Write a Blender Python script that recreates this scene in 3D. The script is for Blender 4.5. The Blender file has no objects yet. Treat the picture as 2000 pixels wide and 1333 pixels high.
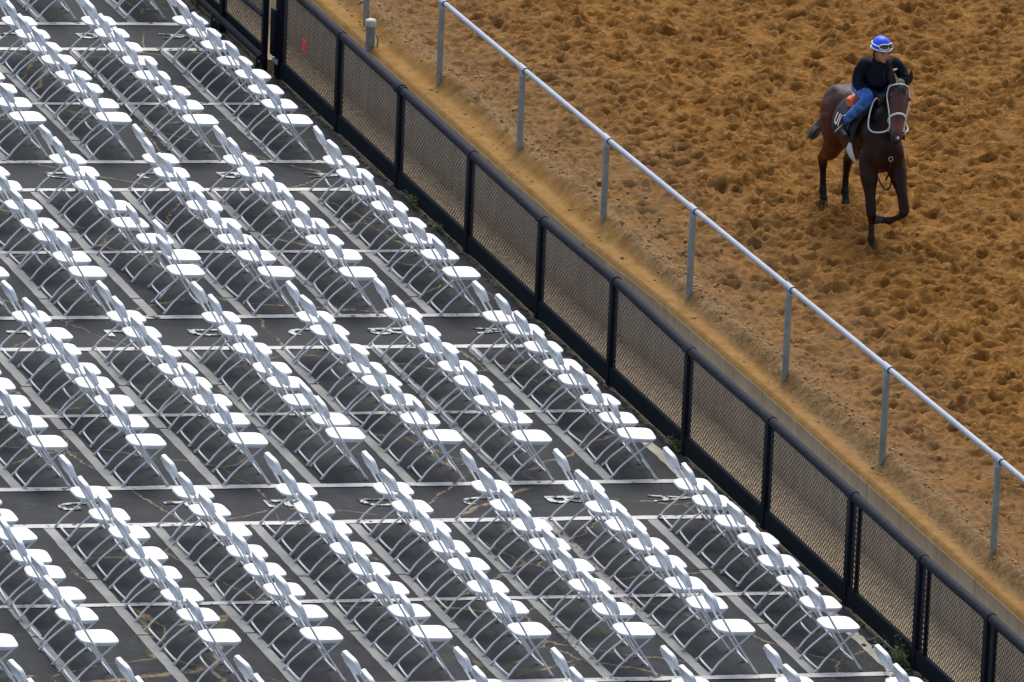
import bpy, bmesh, math, random
import numpy as np
from mathutils import Matrix, Vector, Quaternion

random.seed(7); RNG = np.random.default_rng(7)
SC = bpy.context.scene
COL = SC.collection

# ------------------------------------------------------------------ camera
RT = [[0.9414448, -0.33493, 0.0387758], [-0.0734203, -0.3158905, -0.9459507], [0.3290762, 0.8877134, -0.3219841]]
CT = [-36.1243, -91.6667, 34.7933]
cam_d = bpy.data.cameras.new('camera'); cam = bpy.data.objects.new('camera', cam_d); COL.objects.link(cam)
cam_d.sensor_width = 36.0; cam_d.lens = 342.337; cam_d.clip_start = 1.0; cam_d.clip_end = 2000
cam.matrix_world = Matrix(((RT[0][0], -RT[1][0], -RT[2][0], CT[0]), (RT[0][1], -RT[1][1], -RT[2][1], CT[1]),
                           (RT[0][2], -RT[1][2], -RT[2][2], CT[2]), (0, 0, 0, 1)))
SC.camera = cam
# ------------------------------------------------------------------ light
SUN_EL, SUN_AZ = math.radians(54), math.radians(20)      # azimuth from +Y towards +X
w = bpy.data.worlds.new('World'); SC.world = w; w.use_nodes = True
nt = w.node_tree; bgn = nt.nodes['Background']
sky = nt.nodes.new('ShaderNodeTexSky'); sky.sky_type = 'NISHITA'; sky.sun_disc = False
sky.sun_elevation = SUN_EL; sky.sun_rotation = SUN_AZ
sky.air_density = 1.0; sky.dust_density = 2.0; sky.ozone_density = 1.0
hs_ = nt.nodes.new('ShaderNodeHueSaturation'); hs_.inputs['Saturation'].default_value = 0.75
nt.links.new(sky.outputs[0], hs_.inputs['Color']); nt.links.new(hs_.outputs[0], bgn.inputs[0])
bgn.inputs[1].default_value = 0.12
sd = bpy.data.lights.new('sun', 'SUN'); sd.energy = 2.1; sd.angle = math.radians(46); sd.color = (1.0, 0.97, 0.93)
so = bpy.data.objects.new('sun', sd); COL.objects.link(so)
sv = Vector((math.sin(SUN_AZ) * math.cos(SUN_EL), math.cos(SUN_AZ) * math.cos(SUN_EL), math.sin(SUN_EL)))
so.rotation_euler = sv.to_track_quat('Z', 'Y').to_euler(); so.location = (0, 0, 40)
SC.view_settings.view_transform = 'Standard'; SC.view_settings.look = 'None'
SC.view_settings.exposure = 0.6; SC.view_settings.gamma = 1.0

# ------------------------------------------------------------------ frames
TILT = math.radians(4.0)                                   # the seating apron slopes down to the track
TA = Matrix(((math.cos(TILT), 0, math.sin(TILT), 0), (0, 1, 0, 0), (-math.sin(TILT), 0, math.cos(TILT), 0), (0, 0, 0, 1)))
HS = 0.80                                                  # track level above the foot of the fence

# ------------------------------------------------------------------ helpers
def tag(o, label=None, cat=None, group=None, kind=None):
    if label: o['label'] = label
    if cat: o['category'] = cat
    if group: o['group'] = group
    if kind: o['kind'] = kind
    return o
def empty(name, loc=(0, 0, 0), rz=0.0, mat=None):
    o = bpy.data.objects.new(name, None); o.empty_display_size = 0.1
    COL.objects.link(o)
    m = Matrix.Translation(loc) @ Matrix.Rotation(rz, 4, 'Z')
    o.matrix_world = (mat @ m) if mat is not None else m
    return o
class MB:
    def __init__(s): s.v = []; s.f = []; s.s = []
    def add(s, v, f, smooth=False):
        b = len(s.v); s.v += [tuple(map(float, p)) for p in v]; s.f += [tuple(i + b for i in q) for q in f]; s.s += [smooth] * len(f)
        return s
    def box(s, x0, x1, y0, y1, z0, z1):
        return s.add([(x0, y0, z0), (x1, y0, z0), (x1, y1, z0), (x0, y1, z0), (x0, y0, z1), (x1, y0, z1), (x1, y1, z1), (x0, y1, z1)],
                     [(0, 3, 2, 1), (4, 5, 6, 7), (0, 1, 5, 4), (1, 2, 6, 5), (2, 3, 7, 6), (3, 0, 4, 7)])
    def tube(s, pts, r, n=8, caps=True, open_end=False):
        """swept tube; r a number or list, or (ra, rb) pairs for elliptical rings"""
        P = [Vector(p) for p in pts]; m = len(P)
        R = r if isinstance(r, (list, tuple)) else [r] * m
        vs = []; prev = None
        for i, p in enumerate(P):
            t = (P[min(i + 1, m - 1)] - P[max(i - 1, 0)]).normalized()
            if prev is None:
                up = Vector((0, 0, 1)) if abs(t.z) < 0.9 else Vector((1, 0, 0))
                a = t.cross(up).normalized()
            else:
                a = (prev - t * prev.dot(t)).normalized()
            prev = a; b = t.cross(a)
            ra, rb = R[i] if isinstance(R[i], (list, tuple)) else (R[i], R[i])
            for k in range(n):
                th = 2 * math.pi * k / n
                vs.append(p + a * (ra * math.cos(th)) + b * (rb * math.sin(th)))
        fs = [(i * n + k, i * n + (k + 1) % n, (i + 1) * n + (k + 1) % n, (i + 1) * n + k) for i in range(m - 1) for k in range(n)]
        s.add(vs, fs, True)
        if caps:
            s.add(vs[:n][::-1], [tuple(range(n))]); s.add(vs[-n:], [tuple(range(n))])
        return s
    def ball(s, c, r, nu=10, nv=7, rot=None):
        r = r if isinstance(r, (list, tuple)) else (r, r, r); vs = []; c = Vector(c)
        for j in range(nv + 1):
            ph = math.pi * j / nv
            for i in range(nu):
                th = 2 * math.pi * i / nu
                q = Vector((r[0] * math.sin(ph) * math.cos(th), r[1] * math.sin(ph) * math.sin(th), r[2] * math.cos(ph)))
                if rot is not None: q = rot @ q
                vs.append(c + q)
        fs = [(j * nu + i, (j + 1) * nu + i, (j + 1) * nu + (i + 1) % nu, j * nu + (i + 1) % nu) for j in range(nv) for i in range(nu)]
        return s.add(vs, fs, True)
    def mesh(s, name):
        me = bpy.data.meshes.new(name); me.from_pydata(s.v, [], s.f); me.update()
        me.polygons.foreach_set('use_smooth', s.s)
        return me
    def build(s, name, mat, parent=None, world=None):
        me = s.mesh(name); me.materials.append(mat)
        o = bpy.data.objects.new(name, me); COL.objects.link(o)
        if parent: o.parent = parent
        if world is not None: o.matrix_world = world
        return o
def bevel(o, w=0.004, seg=2):
    m = o.modifiers.new('bevel', 'BEVEL'); m.width = w; m.segments = seg; m.limit_method = 'ANGLE'; m.angle_limit = math.radians(40)
    bake(o)
def bake(o):
    dg = bpy.context.evaluated_depsgraph_get(); dg.update()
    me = bpy.data.meshes.new_from_object(o.evaluated_get(dg)); me.name = o.data.name
    o.modifiers.clear(); o.data = me
def smooth_path(pts, n=6):
    """Catmull-Rom through pts"""
    P = [Vector(p) for p in pts]; P = [P[0] * 2 - P[1]] + P + [P[-1] * 2 - P[-2]]; out = []
    for i in range(1, len(P) - 2):
        for k in range(n):
            t = k / n; a, b, c, d = P[i - 1:i + 3]
            out.append(0.5 * ((2 * b) + (c - a) * t + (2 * a - 5 * b + 4 * c - d) * t * t + (3 * b - a - 3 * c + d) * t ** 3))
    out.append(P[-2]); return out

# ------------------------------------------------------------------ materials
class NT:
    def __init__(s, name, rough=0.6):
        s.m = bpy.data.materials.new(name); s.m.use_nodes = True; s.t = s.m.node_tree
        s.b = s.t.nodes['Principled BSDF']; s.b.inputs['Roughness'].default_value = rough
        s.co = s.t.nodes.new('ShaderNodeTexCoord')
    def n(s, typ, **kw):
        nd = s.t.nodes.new(typ)
        for k, v in kw.items(): setattr(nd, k, v)
        return nd
    def link(s, a, b): s.t.links.new(a, b)
    def noise(s, scale, detail=4, rough=0.6, vec=None, dist=0.0):
        nd = s.n('ShaderNodeTexNoise'); nd.inputs['Scale'].default_value = scale; nd.inputs['Detail'].default_value = detail
        nd.inputs['Roughness'].default_value = rough; nd.inputs['Distortion'].default_value = dist
        s.link(vec if vec is not None else s.co.outputs['Object'], nd.inputs['Vector']); return nd.outputs[0]
    def ramp(s, fac, stops):
        nd = s.n('ShaderNodeValToRGB'); cr = nd.color_ramp
        while len(cr.elements) < len(stops): cr.elements.new(0.5)
        for e, (p, c) in zip(cr.elements, stops):
            e.position = p; e.color = (*(c if isinstance(c, (list, tuple)) else (c, c, c)), 1)
        s.link(fac, nd.inputs[0]); return nd.outputs[0]
    def math(s, op, a, b=0.0, c=None):
        nd = s.n('ShaderNodeMath', operation=op)
        for i, v in enumerate((a, b, c)):
            if v is None: continue
            if isinstance(v, (int, float)): nd.inputs[i].default_value = v
            else: s.link(v, nd.inputs[i])
        return nd.outputs[0]
    def mix(s, fac, a, b):
        nd = s.n('ShaderNodeMix', data_type='RGBA')
        for i, v in ((0, fac), (6, a), (7, b)):
            if isinstance(v, (int, float)): nd.inputs[i].default_value = v
            elif isinstance(v, tuple): nd.inputs[i].default_value = (*v, 1)
            else: s.link(v, nd.inputs[i])
        return nd.outputs[2]
    def color(s, c):
        if isinstance(c, tuple): s.b.inputs['Base Color'].default_value = (*c, 1)
        else: s.link(c, s.b.inputs['Base Color'])
    def bump(s, h, strength=0.3, dist=0.01):
        nd = s.n('ShaderNodeBump'); nd.inputs['Strength'].default_value = strength; nd.inputs['Distance'].default_value = dist
        s.link(h, nd.inputs['Height']); s.link(nd.outputs[0], s.b.inputs['Normal'])
    def sep(s, sock=None):
        nd = s.n('ShaderNodeSeparateXYZ'); s.link(sock if sock is not None else s.co.outputs['Object'], nd.inputs[0]); return nd.outputs

def simple(name, c, rough=0.5, metal=0.0, var=0.12, scale=30, bump=0.0, c2=None, spec=None):
    t = NT(name, rough); f = t.noise(scale, 4)
    c2 = c2 or tuple(max(0, x * (1 - 2.5 * var)) for x in c)
    t.color(t.ramp(f, [(0.3, c2), (0.62, c)])); t.b.inputs['Metallic'].default_value = metal
    if spec is not None: t.b.inputs['Specular IOR Level'].default_value = spec
    if bump: t.bump(f, bump, 0.01)
    return t.m
M = {}
M['plastic'] = simple('white_plastic', (0.82, 0.83, 0.84), 0.45, var=0.03, scale=6)
def tube_mat():
    t = NT('scuffed_tube_paint', 0.38)
    f = t.noise(25, 5, 0.7); info = t.n('ShaderNodeObjectInfo')
    g = t.noise(7, 3, 0.6)
    base = t.mix(t.ramp(g, [(0.35, 0.0), (0.65, 1.0)]), (0.68, 0.70, 0.73), (0.86, 0.87, 0.88))
    rust = t.ramp(f, [(0.66, 0.0), (0.70, 1.0)])
    t.color(t.mix(rust, base, (0.16, 0.10, 0.07))); t.b.inputs['Metallic'].default_value = 0.0
    return t.m
M['tube'] = tube_mat()
M['cap'] = simple('grey_rubber_cap', (0.55, 0.56, 0.57), 0.6, var=0.1)
M['black_paint'] = simple('blue_black_paint', (0.005, 0.0085, 0.015), 0.6, var=0.1, scale=9, bump=0.1, spec=0.15)
M['black_foam'] = simple('dusty_black_rail_paint', (0.006, 0.008, 0.016), 0.7, var=0.25, scale=30, bump=0.8, c2=(0.013, 0.015, 0.026), spec=0.15)
M['kick'] = simple('navy_kick_board', (0.009, 0.014, 0.022), 0.9, var=0.2, scale=4, c2=(0.013, 0.019, 0.027), spec=0.1)
M['mesh'] = simple('black_mesh_wire', (0.012, 0.013, 0.016), 0.5, var=0.1)
M['red'] = simple('red_plastic', (0.95, 0.05, 0.025), 0.5)
M['pvc'] = simple('pale_rail_plastic', (0.36, 0.39, 0.45), 0.4, var=0.06, scale=5)
M['pvc_post'] = simple('weathered_post_plastic', (0.29, 0.31, 0.29), 0.5, var=0.12, scale=8)
M['pipe_grey'] = simple('grey_drain_pipe', (0.24, 0.25, 0.25), 0.5, var=0.15, scale=8)
M['pipe_cap'] = simple('off_white_cap', (0.55, 0.52, 0.44), 0.5, var=0.1, scale=8)

def asphalt_mat():
    t = NT('worn_asphalt', 0.9)
    x, y, z = t.sep()
    big = t.noise(0.55, 5, 0.6); mid = t.noise(4, 5, 0.65); fine = t.noise(90, 3, 0.7)
    base = t.mix(t.ramp(big, [(0.35, 0.0), (0.65, 1.0)]), (0.0075, 0.0095, 0.013), (0.0155, 0.0175, 0.021))
    base = t.mix(t.ramp(mid, [(0.42, 0.0), (0.72, 0.7)]), base, (0.034, 0.036, 0.039))
    base = t.mix(t.ramp(fine, [(0.55, 0.0), (0.72, 0.45)]), base, (0.12, 0.12, 0.12))
    scr = t.n('ShaderNodeMapping'); scr.inputs['Scale'].default_value = (0.7, 9.0, 1.0); t.link(t.co.outputs['Object'], scr.inputs[0])
    base = t.mix(t.math('MULTIPLY', t.ramp(t.noise(3.5, 5, 0.75, vec=scr.outputs[0]), [(0.60, 0.0), (0.70, 0.6)]), t.ramp(t.noise(0.8, 3), [(0.45, 0.0), (0.65, 1.0)])), base, (0.13, 0.125, 0.115))
    # seal-coat patch tone
    pt = t.noise(0.22, 2, 0.4)
    base = t.mix(t.ramp(pt, [(0.5, 0.0), (0.54, 0.4)]), base, (0.036, 0.036, 0.035))
    # tan cracks
    nz = t.n('ShaderNodeTexNoise'); nz.inputs['Scale'].default_value = 2.2; nz.inputs['Detail'].default_value = 9; nz.inputs['Roughness'].default_value = 0.62
    t.link(t.co.outputs['Object'], nz.inputs['Vector'])
    ad = t.n('ShaderNodeVectorMath', operation='MULTIPLY_ADD'); ad.inputs[1].default_value = (0.34, 0.34, 0.0)
    t.link(nz.outputs['Color'], ad.inputs[0]); t.link(t.co.outputs['Object'], ad.inputs[2])
    def crack(scale, th, masksc, m0, m1):
        vo = t.n('ShaderNodeTexVoronoi', feature='DISTANCE_TO_EDGE'); vo.inputs['Scale'].default_value = scale
        t.link(ad.outputs[0], vo.inputs['Vector'])
        e = t.ramp(vo.outputs['Distance'], [(0.0, 1.0), (th, 0.0)])
        mk = t.ramp(t.noise(masksc, 3, 0.6), [(m0, 0.0), (m1, 1.0)])
        return t.math('MULTIPLY', e, mk)
    c1 = crack(0.46, 0.0075, 0.7, 0.40, 0.47)
    c2 = crack(1.3, 0.009, 0.9, 0.58, 0.64)
    cr = t.math('MAXIMUM', c1, c2)
    brk = t.ramp(t.noise(14, 3, 0.7), [(0.36, 0.0), (0.5, 1.0)])
    crk = t.math('MULTIPLY', cr, brk)
    ccol = t.mix(t.ramp(t.noise(2.2, 2), [(0.56, 0.0), (0.64, 1.0)]), (0.30, 0.22, 0.12), (0.045, 0.075, 0.018))
    base = t.mix(t.ramp(cr, [(0.02, 0.0), (0.3, 0.75)]), base, (0.013, 0.012, 0.012))
    base = t.mix(crk, base, ccol)
    # expansion joints across the rows
    jn = None
    wob = t.math('MULTIPLY_ADD', t.noise(1.3, 4, 0.7), 0.10, -0.05)
    for jy in JOINTS:
        d = t.math('ABSOLUTE', t.math('ADD', t.math('SUBTRACT', y, jy), wob))
        g = t.ramp(d, [(0.008, 1.0), (0.02, 0.0)])
        jn = g if jn is None else t.math('MAXIMUM', jn, g)
    base = t.mix(t.math('MULTIPLY', jn, 0.9), base, t.mix(t.ramp(t.noise(1.6, 3), [(0.5, 0.0), (0.6, 1.0)]), (0.010, 0.009, 0.008), (0.05, 0.07, 0.02)))
    # moss blotches near joints, dirt along the fence foot
    moss = t.math('MULTIPLY', t.ramp(t.noise(1.1, 4, 0.7), [(0.64, 0.0), (0.69, 1.0)]), t.ramp(t.noise(30, 3), [(0.42, 0.0), (0.56, 1.0)]))
    base = t.mix(t.math('MULTIPLY', moss, 0.8), base, (0.045, 0.07, 0.016))
    edge = t.math('ADD', x, t.math('MULTIPLY_ADD', t.noise(2.5, 6, 0.75), 0.40, -0.13))
    base = t.mix(t.ramp(edge, [(0.0, 0.0), (0.035, 1.0)]), base, t.mix(t.ramp(t.noise(20, 5), [(0.35, 0.0), (0.6, 1.0)]), (0.055, 0.048, 0.035), (0.21, 0.165, 0.10)))
    t.color(base); t.bump(t.math('ADD', fine, t.math('MULTIPLY', crk, -1.0)), 0.35, 0.006)
    return t.m
JOINTS = (14.28, 8.12, 5.715, 2.72, 1.3, -3.36, -5.0, 11.6)
M['asphalt'] = asphalt_mat()
def paint_mat(name, c, worn, lo, hi, c2=None):
    t = NT(name, 0.8)
    f = t.noise(9, 6, 0.72); g = t.noise(40, 4, 0.7); h = t.noise(1.2, 3)
    col = t.mix(t.ramp(t.noise(3, 5), [(0.35, 0.0), (0.7, 1.0)]), c, c2 or tuple(x * 0.72 for x in c))
    col = t.mix(t.ramp(g, [(0.6, 0.0), (0.72, 0.5)]), col, (0.10, 0.095, 0.085))
    wv = t.math('ADD', f, t.math('MULTIPLY', t.math('SUBTRACT', h, 0.5), 0.35))
    col = t.mix(t.ramp(wv, [(lo, 0.0), (hi, 1.0)]), col, worn)
    sp = t.ramp(t.noise(55, 2, 0.5), [(0.70, 0.0), (0.73, 1.0)])
    t.color(t.mix(sp, col, (0.02, 0.018, 0.016))); t.bump(g, 0.3, 0.004)
    return t.m
M['stripe'] = paint_mat('weathered_concrete_strip', (0.33, 0.33, 0.31), (0.07, 0.066, 0.06), 0.66, 0.72)
M['stripe_pale'] = paint_mat('cream_strip', (0.50, 0.46, 0.36), (0.07, 0.066, 0.06), 0.66, 0.72)
M['line'] = paint_mat('flaking_white_line', (0.62, 0.61, 0.57), (0.035, 0.034, 0.034), 0.585, 0.62)
M['letter'] = paint_mat('worn_letter_paint', (0.60, 0.60, 0.58), (0.03, 0.03, 0.032), 0.50, 0.52)

def sand_mat():
    t = NT('orange_track_sand', 0.95)
    x, y, z = t.sep()
    mp = t.n('ShaderNodeMapping'); mp.inputs['Scale'].default_value = (0.6, 1.0, 1.0); t.link(t.co.outputs['Object'], mp.inputs[0]); mv = mp.outputs[0]
    big = t.noise(0.35, 4, 0.6); mid = t.noise(2.2, 6, 0.7); f = t.noise(15, 6, 0.75, vec=mv); ff = t.noise(55, 5, 0.8, vec=mv)
    a = t.mix(t.ramp(mid, [(0.34, 0.0), (0.66, 1.0)]), (0.200, 0.080, 0.011), (0.31, 0.142, 0.028))
    a = t.mix(t.ramp(f, [(0.52, 0.0), (0.66, 0.6)]), a, (0.44, 0.245, 0.075))
    a = t.mix(t.ramp(ff, [(0.56, 0.0), (0.68, 0.55)]), a, (0.50, 0.33, 0.14))
    a = t.mix(t.ramp(f, [(0.36, 0.75), (0.47, 0.0)]), a, (0.085, 0.034, 0.004))
    # greyer band just inside the rail
    band = t.ramp(t.math('ADD', x, t.math('MULTIPLY', mid, 1.4)), [(0.30, 0.0), (0.36, 1.0), (0.62, 1.0), (0.9, 0.0)])
    nd = t.n('ShaderNodeMapRange'); nd.inputs['From Min'].default_value = 0.8; nd.inputs['From Max'].default_value = 3.4
    t.link(t.math('ADD', x, t.math('MULTIPLY_ADD', big, 1.6, -0.8)), nd.inputs['Value'])
    band = t.ramp(nd.outputs[0], [(0.0, 0.0), (0.12, 0.75), (0.45, 0.55), (1.0, 0.0)])
    a = t.mix(t.math('MULTIPLY', band, t.ramp(mid, [(0.3, 1.0), (0.75, 0.2)])), a, (0.22, 0.145, 0.075))
    # damp, packed strip by the wall
    nd2 = t.n('ShaderNodeMapRange'); nd2.inputs['From Min'].default_value = 0.72; nd2.inputs['From Max'].default_value = 0.98
    t.link(t.math('ADD', x, t.math('MULTIPLY_ADD', mid, 0.12, -0.06)), nd2.inputs['Value'])
    pk = t.ramp(nd2.outputs[0], [(0.0, 1.0), (0.6, 1.0), (1.0, 0.0)])
    nd3 = t.n('ShaderNodeMapRange'); nd3.inputs['From Min'].default_value = 0.90; nd3.inputs['From Max'].default_value = 1.35
    t.link(t.math('ADD', x, t.math('MULTIPLY_ADD', mid, 0.3, -0.15)), nd3.inputs['Value'])
    bm = t.ramp(nd3.outputs[0], [(0.0, 0.0), (0.12, 0.8), (0.7, 0.7), (1.0, 0.0)])
    a = t.mix(bm, a, t.mix(t.ramp(t.noise(20, 4, 0.7), [(0.34, 0.0), (0.66, 1.0)]), (0.13, 0.070, 0.022), (0.36, 0.235, 0.11)))
    a = t.mix(t.math('MULTIPLY', pk, 0.85), a, t.mix(t.ramp(t.noise(6, 5), [(0.3, 0.0), (0.7, 1.0)]), (0.31, 0.155, 0.034), (0.41, 0.25, 0.09)))
    t.color(a)
    h = t.math('ADD', t.math('MULTIPLY', f, 0.7), t.math('MULTIPLY', ff, 0.35))
    t.bump(h, 0.9, 0.05)
    t.b.inputs['Specular IOR Level'].default_value = 0.2
    return t.m
M['sand'] = sand_mat()
def conc_mat():
    t = NT('stained_concrete', 0.9)
    x, y, z = t.sep()
    mp = t.n('ShaderNodeMapping'); mp.inputs['Scale'].default_value = (1, 3.0, 0.5); t.link(t.co.outputs['Object'], mp.inputs[0])
    st = t.noise(2.0, 5, 0.7, vec=mp.outputs[0]); f = t.noise(40, 4)
    a = t.mix(t.ramp(st, [(0.3, 0.0), (0.7, 1.0)]), (0.26, 0.175, 0.085), (0.40, 0.29, 0.155))
    a = t.mix(t.ramp(f, [(0.66, 0.0), (0.72, 0.7)]), a, (0.10, 0.08, 0.05))
    zz = t.n('ShaderNodeMapRange'); zz.inputs['From Min'].default_value = 0.50; zz.inputs['From Max'].default_value = 0.85
    t.link(t.math('ADD', z, t.math('MULTIPLY_ADD', t.noise(1.5, 5, 0.7), 0.3, -0.15)), zz.inputs['Value'])
    pale = t.mix(t.ramp(st, [(0.3, 0.0), (0.7, 1.0)]), (0.52, 0.41, 0.28), (0.76, 0.62, 0.44))
    t.color(t.mix(zz.outputs[0], pale, a)); t.bump(f, 0.3, 0.005); return t.m
M['concrete'] = conc_mat()
M['dirt'] = simple('pale_dirt', (0.44, 0.34, 0.22), 0.95, var=0.2, scale=12, bump=0.5)
M['leaf'] = simple('weed_green', (0.10, 0.16, 0.03), 0.7, var=0.25, scale=60, c2=(0.04, 0.07, 0.015))

# ------------------------------------------------------------------ ground: apron
def coords(lo, hi, step, far, g=1.35):
    a = list(np.arange(lo, hi + 1e-6, step)); s = step
    while a[-1] < far[1]: s *= g; a.append(min(a[-1] + s, far[1]))
    s = step
    while a[0] > far[0]: s *= g; a.insert(0, max(a[0] - s, far[0]))
    return np.array(a)
def sheet(name, X, Y, Z, mat, world=None, kind='structure'):
    nx, ny = len(X), len(Y)
    v = np.empty((nx * ny, 3)); xx, yy = np.meshgrid(X, Y, indexing='ij')
    v[:, 0] = xx.ravel(); v[:, 1] = yy.ravel(); v[:, 2] = Z.ravel()
    i = np.arange(nx - 1)[:, None] * ny + np.arange(ny - 1)[None, :]; i = i.ravel()
    f = np.stack([i, i + ny, i + ny + 1, i + 1], 1)
    me = bpy.data.meshes.new(name); me.vertices.add(len(v)); me.vertices.foreach_set('co', v.ravel())
    me.loops.add(f.size); me.loops.foreach_set('vertex_index', f.ravel())
    me.polygons.add(len(f)); me.polygons.foreach_set('loop_start', np.arange(len(f)) * 4); me.polygons.foreach_set('loop_total', np.full(len(f), 4))
    me.polygons.foreach_set('use_smooth', np.ones(len(f), bool)); me.update(); me.validate()
    me.materials.append(mat); o = bpy.data.objects.new(name, me); COL.objects.link(o); o['kind'] = kind
    if world is not None: o.matrix_world = world
    return o
def vnoise(x, y, seed=0, oct=4, pers=0.5):
    """value noise, numpy"""
    r = np.random.default_rng(seed); tb = r.random((256, 256)); out = 0; amp = 1; tot = 0
    for o in range(oct):
        xi = np.floor(x).astype(int); yi = np.floor(y).astype(int); fx = x - xi; fy = y - yi
        fx = fx * fx * (3 - 2 * fx); fy = fy * fy * (3 - 2 * fy)
        g = lambda a, b: tb[a % 256, b % 256]
        out = out + amp * (g(xi, yi) * (1 - fx) * (1 - fy) + g(xi + 1, yi) * fx * (1 - fy) + g(xi, yi + 1) * (1 - fx) * fy + g(xi + 1, yi + 1) * fx * fy)
        tot += amp; amp *= pers; x = x * 2.03 + 17.1; y = y * 2.03 + 5.7
    return out / tot
X = coords(-13, 0.0, 0.12, (-140, 0.0)); Y = coords(-12, 20, 0.12, (-90, 400))
xx, yy = np.meshgrid(X, Y, indexing='ij')
Z = 0.012 * (vnoise(xx * 0.5, yy * 0.5, 3, 3) - 0.5)
Z = Z * 0 + np.where(xx > -0.3, -0.02 * vnoise(xx * 6, yy * 6, 4, 3) * (xx + 0.3) / 0.3, 0)
sheet('seating_apron', X, Y, Z, M['asphalt'], TA)

# paint and strips, sheets a few mm above the apron
def strip(name, x0, x1, y0, y1, z, mat, jag=0.006, step=0.12, along='y'):
    mb = MB(); vs = []; fs = []
    L = (y1 - y0) if along == 'y' else (x1 - x0); n = max(2, int(L / step)); j = lambda: random.uniform(-jag, jag)
    for i in range(n + 1):
        t = i / n
        if along == 'y':
            y = y0 + L * t; vs += [(x0 + j(), y, z), (x1 + j(), y, z)]
        else:
            x = x0 + L * t; vs += [(x, y0 + j(), z), (x, y1 + j(), z)]
    for i in range(n):
        q = (2 * i, 2 * i + 1, 2 * i + 3, 2 * i + 2)
        fs.append(q if along == 'y' else q[::-1])
    mb.add(vs, fs)
    o = mb.build(name, mat, world=TA); o['kind'] = 'structure'; return o
THIN = [16.359, 15.288, 13.054, 10.758, 9.687, 7.37, 5.046, 3.956, 1.724, -0.599, -1.744, -4.124, -6.541, -7.65]
for i, ty in enumerate(THIN):
    wd = 0.045 if i in (2, 5, 8, 11) else 0.055
    strip('painted_line', -14 if i not in (2,) else -14, (-0.28 if i not in (2, 5, 8, 11) else -0.45), ty - wd, ty + wd, 0.008, M['line'], 0.006, 0.15, 'x')
blocks = [(15.23, 10.83, [-1.21, -2.35, -3.45, -4.53, -5.62, -6.72]), (9.63, 5.11, [-1.27, -2.40, -3.46, -4.55, -5.64, -6.73, -7.83, -8.93]),
          (3.90, -0.54, [-1.235, -2.365, -3.48, -4.55, -5.64, -6.74, -7.84, -8.94, -10.04]), (-1.80, -6.48, [-1.21, -2.39, -3.43, -4.55, -5.63, -6.735, -7.88, -8.99, -10.1, -11.2]),
          (20.9, 16.42, [-1.21, -2.35, -3.45, -4.5]), (-7.72, -12.0, [-1.2, -2.37, -3.43, -4.55, -5.63, -6.735, -7.88, -8.99, -10.1])]
cuts = sorted(JOINTS)
for ya, yb, xs in blocks:
    for x in xs:
        ys = [yb] + [c for c in cuts if yb < c < ya] + [ya]
        off = 0
        for k in range(len(ys) - 1):
            a, b = ys[k] + (0.015 if k else 0), ys[k + 1] - (0.015 if k < len(ys) - 2 else 0)
            strip('concrete_strip', x + off, x + off + 0.118, a, b, 0.004, M['stripe'], 0.005, 0.14)
            off = random.uniform(-0.02, 0.02)
for (x0, ya, yb) in ((-0.36, 1.12, -0.55), (-0.34, -4.6, -6.45)):
    strip('concrete_strip', x0, x0 + 0.13, yb, ya, 0.004, M['stripe_pale'], 0.012, 0.12)

def letter(ch, x, y, h=0.46, wd=0.22):
    cu = bpy.data.curves.new('letter', 'FONT'); cu.body = ch; cu.size = 1.0; cu.offset = 0.012
    o = bpy.data.objects.new('row_letter', cu); COL.objects.link(o)
    dg = bpy.context.evaluated_depsgraph_get(); me = bpy.data.meshes.new_from_object(o.evaluated_get(dg))
    bpy.data.objects.remove(o)
    co = np.array([v.co for v in me.vertices]); mn, mx = co.min(0), co.max(0)
    for v in me.vertices:
        u = (v.co.x - mn[0]) / (mx[0] - mn[0]); t = (v.co.y - mn[1]) / (mx[1] - mn[1])
        v.co = (x + t * h, y - u * wd, 0.012)
    me.name = 'row_letter'; me.materials.clear(); me.materials.append(M['letter'])
    o = bpy.data.objects.new('row_letter', me); COL.objects.link(o); o['kind'] = 'structure'; o.matrix_world = TA
for wy, xs in ((15.95, (-0.976, -2.037, -3.1)), (10.34, (-0.974, -2.061, -3.059, -4.15, -5.24)), (4.60, (-0.924, -2.165, -3.124, -4.265, -5.229, -6.35, -7.45)),
               (-1.04, (-0.931, -2.109, -3.063, -4.197, -5.244, -6.344, -7.523, -8.6)), (-7.0, (-0.93, -2.1, -3.07, -4.2, -5.24, -6.35, -7.5))):
    for i, x in enumerate(xs): letter('ABCDEFGH'[i], x, wy)

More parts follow.
